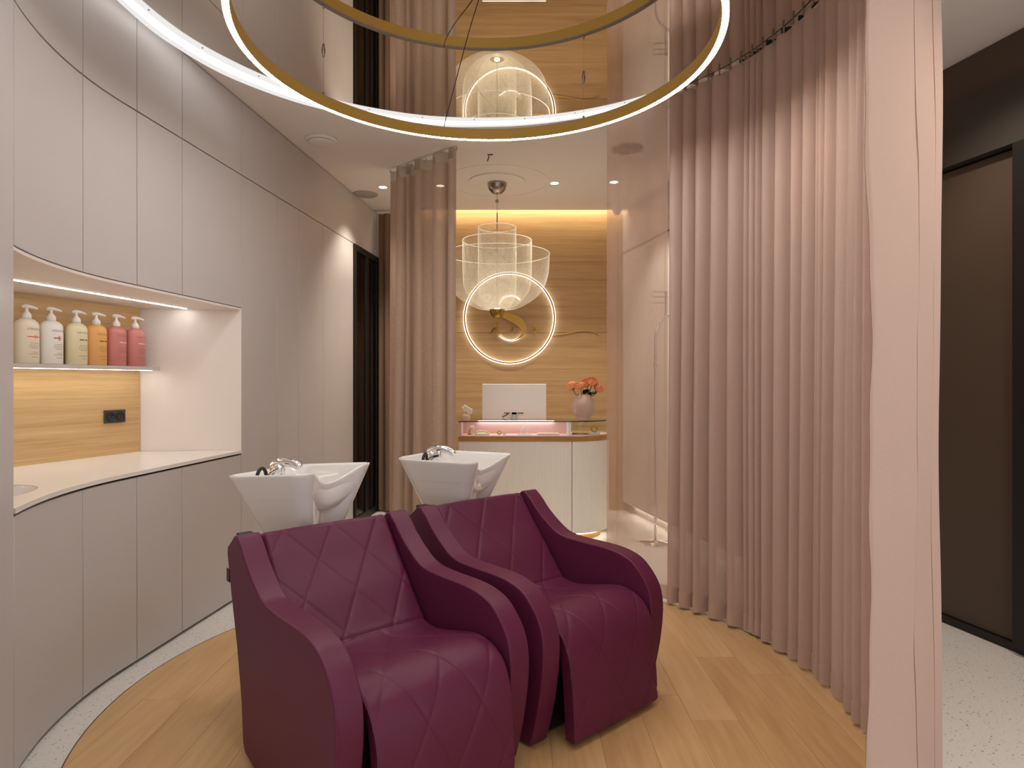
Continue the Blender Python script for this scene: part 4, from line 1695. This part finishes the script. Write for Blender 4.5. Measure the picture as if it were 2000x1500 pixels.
# ---- small white flower in a pink glass
t = thing('bud_vase', 'small pink glass with one white flower at the left end of the counter', 'vase', (-0.385, 5.42, 0.995))
MB().lathe([(0, 0), (0.028, 0), (0.034, 0.02), (0.030, 0.042), (0.020, 0.05), (0.018, 0.046), (0, 0.012)], 20).build('glass', M_vase, t, smooth=True)
MB().tube([(0, 0, 0.03), (0.004, 0, 0.07), (0.01, -0.01, 0.085)], 0.002, 6).build('stem', M_stem, t)
for cx_, cz_ in ((-0.008, 0.098), (0.026, 0.078)):
    for k in range(5):
        a = 2 * PI * k / 5 + 0.4
        q = MB().lathe([(0, 0.003), (0.011, 0.001), (0.014, -0.001), (0, -0.003)], 10).build('petal', M_petalw, t, smooth=True)
        q.location = (cx_ + 0.017 * math.cos(a), -0.012, cz_ + 0.017 * math.sin(a))
        q.rotation_euler = (PI / 2, 0, 0)

# ==================================================================  PUMP BOTTLES
def text_mesh(txt, size):
    cu_ = bpy.data.curves.new('lettering', 'FONT')
    cu_.body = txt
    cu_.size = size
    cu_.align_x = 'CENTER'
    o = bpy.data.objects.new('tmp_text', cu_)
    C.objects.link(o)
    dg = bpy.context.evaluated_depsgraph_get()
    me_ = bpy.data.meshes.new_from_object(o.evaluated_get(dg))
    C.objects.unlink(o)
    bpy.data.objects.remove(o)
    return me_


BW, BD = 0.056, 0.042     # half width, half depth


def wrap(x, z, lift=0.0005):
    a = x / 0.050
    return ((BW + lift) * math.sin(a), -(BD + lift) * math.cos(a), z)


def print_text(txt, size, x, z, m, parent, name='lettering'):
    me_ = text_mesh(txt, size)
    for v in me_.vertices:
        v.co = Vector(wrap(v.co.x + x, v.co.y + z))
    me_.materials.clear()
    me_.materials.append(m)
    o = bpy.data.objects.new(name, me_)
    link(o, parent)
    return o


def print_bar(x0, x1, z0, z1, m, parent, name='print_bar'):
    n_ = 5
    rows_ = [[wrap(x0 + (x1 - x0) * k / n_, z) for k in range(n_ + 1)] for z in (z0, z1)]
    return MB().grid(rows_).build(name, m, parent, fix=False)


def bottle(px, col, label, style, ht=0.212):
    m = pbr('bottle_' + style, col, 0.35, noise=0.03, nscale=10)
    k = (px - 1000) / 1258.0
    base = BC + wn * 0.080
    # along the shelf so that it stands at the right spot
    tt = (k * base.y - base.x) / (wdir.x - k * wdir.y)
    p_ = base + wdir * tt
    rot = math.atan2(wdir.y, wdir.x)
    t = thing('pump_bottle', label, 'bottle', (p_.x, p_.y, 1.406), rot, 'pump bottles on the niche shelf')
    pr = [(0, 0.0), (0.94, 0.0), (1.0, 0.006), (1.0, ht - 0.03), (0.97, ht - 0.018), (0.86, ht - 0.006), (0.62, ht + 0.004), (0.36, ht + 0.009), (0.33, ht + 0.010), (0, ht + 0.010)]
    b_ = MB().lathe(pr, 40, 0, 0, 0, BW, BD).build('body', m, t, smooth=True)
    pm = MB()
    pm.lathe([(0.0, 0.0), (0.020, 0.0), (0.0205, 0.016), (0.017, 0.026), (0.010, 0.034), (0.0068, 0.040), (0.0066, 0.058), (0.0, 0.058)], 20, 0, 0, ht + 0.008)
    pmo = pm.build('pump', M_pump, t, smooth=True)
    z = ht + 0.066
    nz_ = spline([(-0.018, 0.0, z), (-0.004, 0, z + 0.004), (0.012, 0.0, z + 0.003), (0.03, 0.0, z - 0.002), (0.044, 0, z - 0.008)], 5)
    rr_ = [0.0075, 0.0085, 0.009, 0.0092, 0.0094, 0.0095, 0.0093, 0.009, 0.0086, 0.0082, 0.0078, 0.0074, 0.0070, 0.0066, 0.0062, 0.0058, 0.0054, 0.005, 0.0046, 0.0042, 0.0036]
    no = MB().tube(nz_, rr_[:len(nz_)], 10).build('nozzle', M_pump, pmo, smooth=True)
    no.rotation_euler = (0, 0, -0.75)
    tm = {'a': M_gtext, 'b': M_gtext, 'c': M_gtext, 'd': M_otext, 'e': M_mtext, 'f': M_mtext}[style]
    zt = ht * 0.775
    print_text('KÉRASTASE', 0.0135, 0.012, zt, tm, b_)
    zb_ = ht * 0.62
    if style == 'a':
        print_bar(-0.022, 0.042, zb_ - 0.002, zb_ + 0.002, M_rtext, b_)
        print_bar(0.009, 0.012, zb_ - 0.010, zb_ + 0.010, M_rtext, b_, 'print_mark')
        print_bar(0.019, 0.0215, zb_ - 0.008, zb_ + 0.008, M_rtext, b_, 'print_mark')
    elif style == 'b':
        print_bar(-0.016, 0.006, zb_ - 0.002, zb_ + 0.002, M_ktext, b_)
        print_bar(0.006, 0.0105, zb_ - 0.012, zb_ + 0.012, M_rtext, b_, 'print_mark')
        print_bar(0.012, 0.0155, zb_ - 0.010, zb_ + 0.010, M_rtext, b_, 'print_mark')
        print_bar(0.017, 0.020, zb_ - 0.004, zb_ + 0.004, M_rtext, b_, 'print_mark')
    else:
        mm = {'c': M_ktext, 'd': M_ktext, 'e': M_ptext, 'f': M_ptext}[style]
        print_bar(-0.012, 0.010, zb_ - 0.0025, zb_ + 0.0025, mm, b_)
        print_bar(0.014, 0.034, zb_ - 0.0025, zb_ + 0.0025, mm, b_)
    # fine print lines
    for zz, w0, w1 in ((0.47, -0.012, 0.036), (0.43, -0.016, 0.040), (0.39, -0.016, 0.040), (0.355, -0.008, 0.030), (0.22, -0.016, 0.036), (0.15, -0.004, 0.028)):
        print_bar(w0, w1, ht * zz, ht * zz + 0.0016, tm, b_, 'fine_print')
    if style in 'ab':
        print_bar(0.0, 0.030, ht * 0.26, ht * 0.26 + 0.0022, M_rtext, b_, 'print_mark')
    return t


bottle(52, (236, 226, 202), 'cream pump bottle with a red printed bar, leftmost on the niche shelf', 'a')
bottle(100, (240, 236, 226), 'white pump bottle with a black and red printed mark, second from left', 'b')
bottle(149, (232, 220, 180), 'pale yellow pump bottle with a black printed bar on the shelf', 'c')
bottle(188, (230, 172, 104), 'orange pump bottle on the niche shelf', 'd')
bottle(227, (206, 130, 122), 'dusty red pump bottle next to the orange bottle on the shelf', 'e')
bottle(264, (206, 132, 124), 'dusty red pump bottle at the right end of the shelf', 'f')

# ==================================================================  RIGHT SIDE
# cabinet seen through the sheer panel
def rw(y):
    return 1.36 - 0.21 * (y - 5.5)


rc = thing('side_cabinet', 'pale full-height cabinet behind the sheer curtain, lit at the toe', 'cabinet')
A = [(rw(6.59), 6.59), (rw(4.5), 4.5)]
B = [(x + 0.45, y + 0.09) for x, y in A]
B[0] = (A[0][0] + 0.45, 6.59)


def quad(name, y0, y1, off0, off1, z0, z1, m, par):
    a = [(rw(y0) + off0, y0), (rw(y1) + off0, y1), (rw(y1) + off1, y1), (rw(y0) + off1, y0)]
    return MB().prism(a, z0, z1).build(name, m, par)


quad('body', 6.59, 4.5, 0.022, 0.45, 0.09, 2.62, M_carc, rc)
yy = [6.585, 6.10, 5.62, 5.15, 4.50]
for i in range(4):
    quad('door', yy[i] - 0.003, yy[i + 1] + 0.003, 0.0, 0.02, 0.092, 2.615, M_wallw, rc)
quad('fascia', 6.585, 4.5, 0.0, 0.45, 2.63, H - 0.006, M_cab, rc)
quad('plinth', 6.58, 4.5, 0.06, 0.43, 0.0, 0.0885, M_wallw, rc)
quad('toe_light', 6.40, 4.55, 0.028, 0.05, 0.078, 0.0885, E_toe, rc)

ps = thing('chrome_pole', 'chrome pole with a bent top standing behind the sheer curtain', 'pole', (1.17, 5.25, 0))
MB().lathe([(0, 0), (0.13, 0.0), (0.13, 0.012), (0.02, 0.022), (0, 0.022)], 32).build('base', M_chrome, ps, smooth=True)
MB().tube(spline([(0, 0, 0.02), (0, 0, 0.7), (0, 0, 1.4), (0, 0, 1.66), (0.012, 0, 1.74), (0.05, 0, 1.81), (0.12, 0, 1.86)], 6), 0.012, 10).build('pole', M_chrome, ps, smooth=True)
for z in (1.45, 1.52):
    MB().lathe([(0.012, -0.012), (0.018, -0.010), (0.018, 0.010), (0.012, 0.012)], 16, 0, 0, z).build('clamp', M_chrome, ps, smooth=True)
for k, z in enumerate((1.96, 2.01, 2.05)):
    MB().tube([(-0.02, 0, z), (0.10, 0, z - 0.004)], 0.006, 8).build('prong', M_chrome, ps, smooth=True)
MB().tube([(0.085, 0, 1.84), (0.085, 0, 2.06)], 0.007, 8).build('prong_post', M_chrome, ps, smooth=True)

# dark wall with a sliding panel on the far right
def dw(y):
    return 2.352 - 0.239 * (y - 3.556)


def dquad(name, y0, y1, off0, off1, z0, z1, m, par=None):
    a = [(dw(y0) + off0, y0), (dw(y1) + off0, y1), (dw(y1) + off1, y1), (dw(y0) + off1, y0)]
    return MB().prism(a, z0, z1).build(name, m, par)


wr = dquad('wall_right', 5.6, 2.2, 0.06, 0.16, 0, H, M_dark2)
tag(wr, 'dark brown wall on the right', kind='structure')
dquad('panel', 5.6, 2.2, 0.03, 0.06, 2.80, H - 0.002, M_dark, wr)
dd = dquad('door_1', 4.6, 3.125, 0.02, 0.055, 0.045, 2.46, M_dark)
tag(dd, 'dark brown sliding door panel', kind='structure')
lt = dquad('trim_2', 5.4, 2.2, -0.03, 0.055, 2.475, 2.795, M_dark2)
tag(lt, 'dark lintel above the sliding panel', kind='structure')
tag(dquad('baseboard_right', 5.4, 2.2, 0.0, 0.055, 0, 0.042, M_black), 'black plinth along the dark wall', kind='structure')
tag(dquad('trim_3', 3.118, 3.05, -0.035, 0.055, 0.043, 2.474, M_black), 'black door jamb at the right edge', kind='structure')
tag(dquad('trim_4', 3.045, 2.2, 0.0, 0.055, 0.043, 2.474, M_dark), 'dark wall beside the jamb', kind='structure')
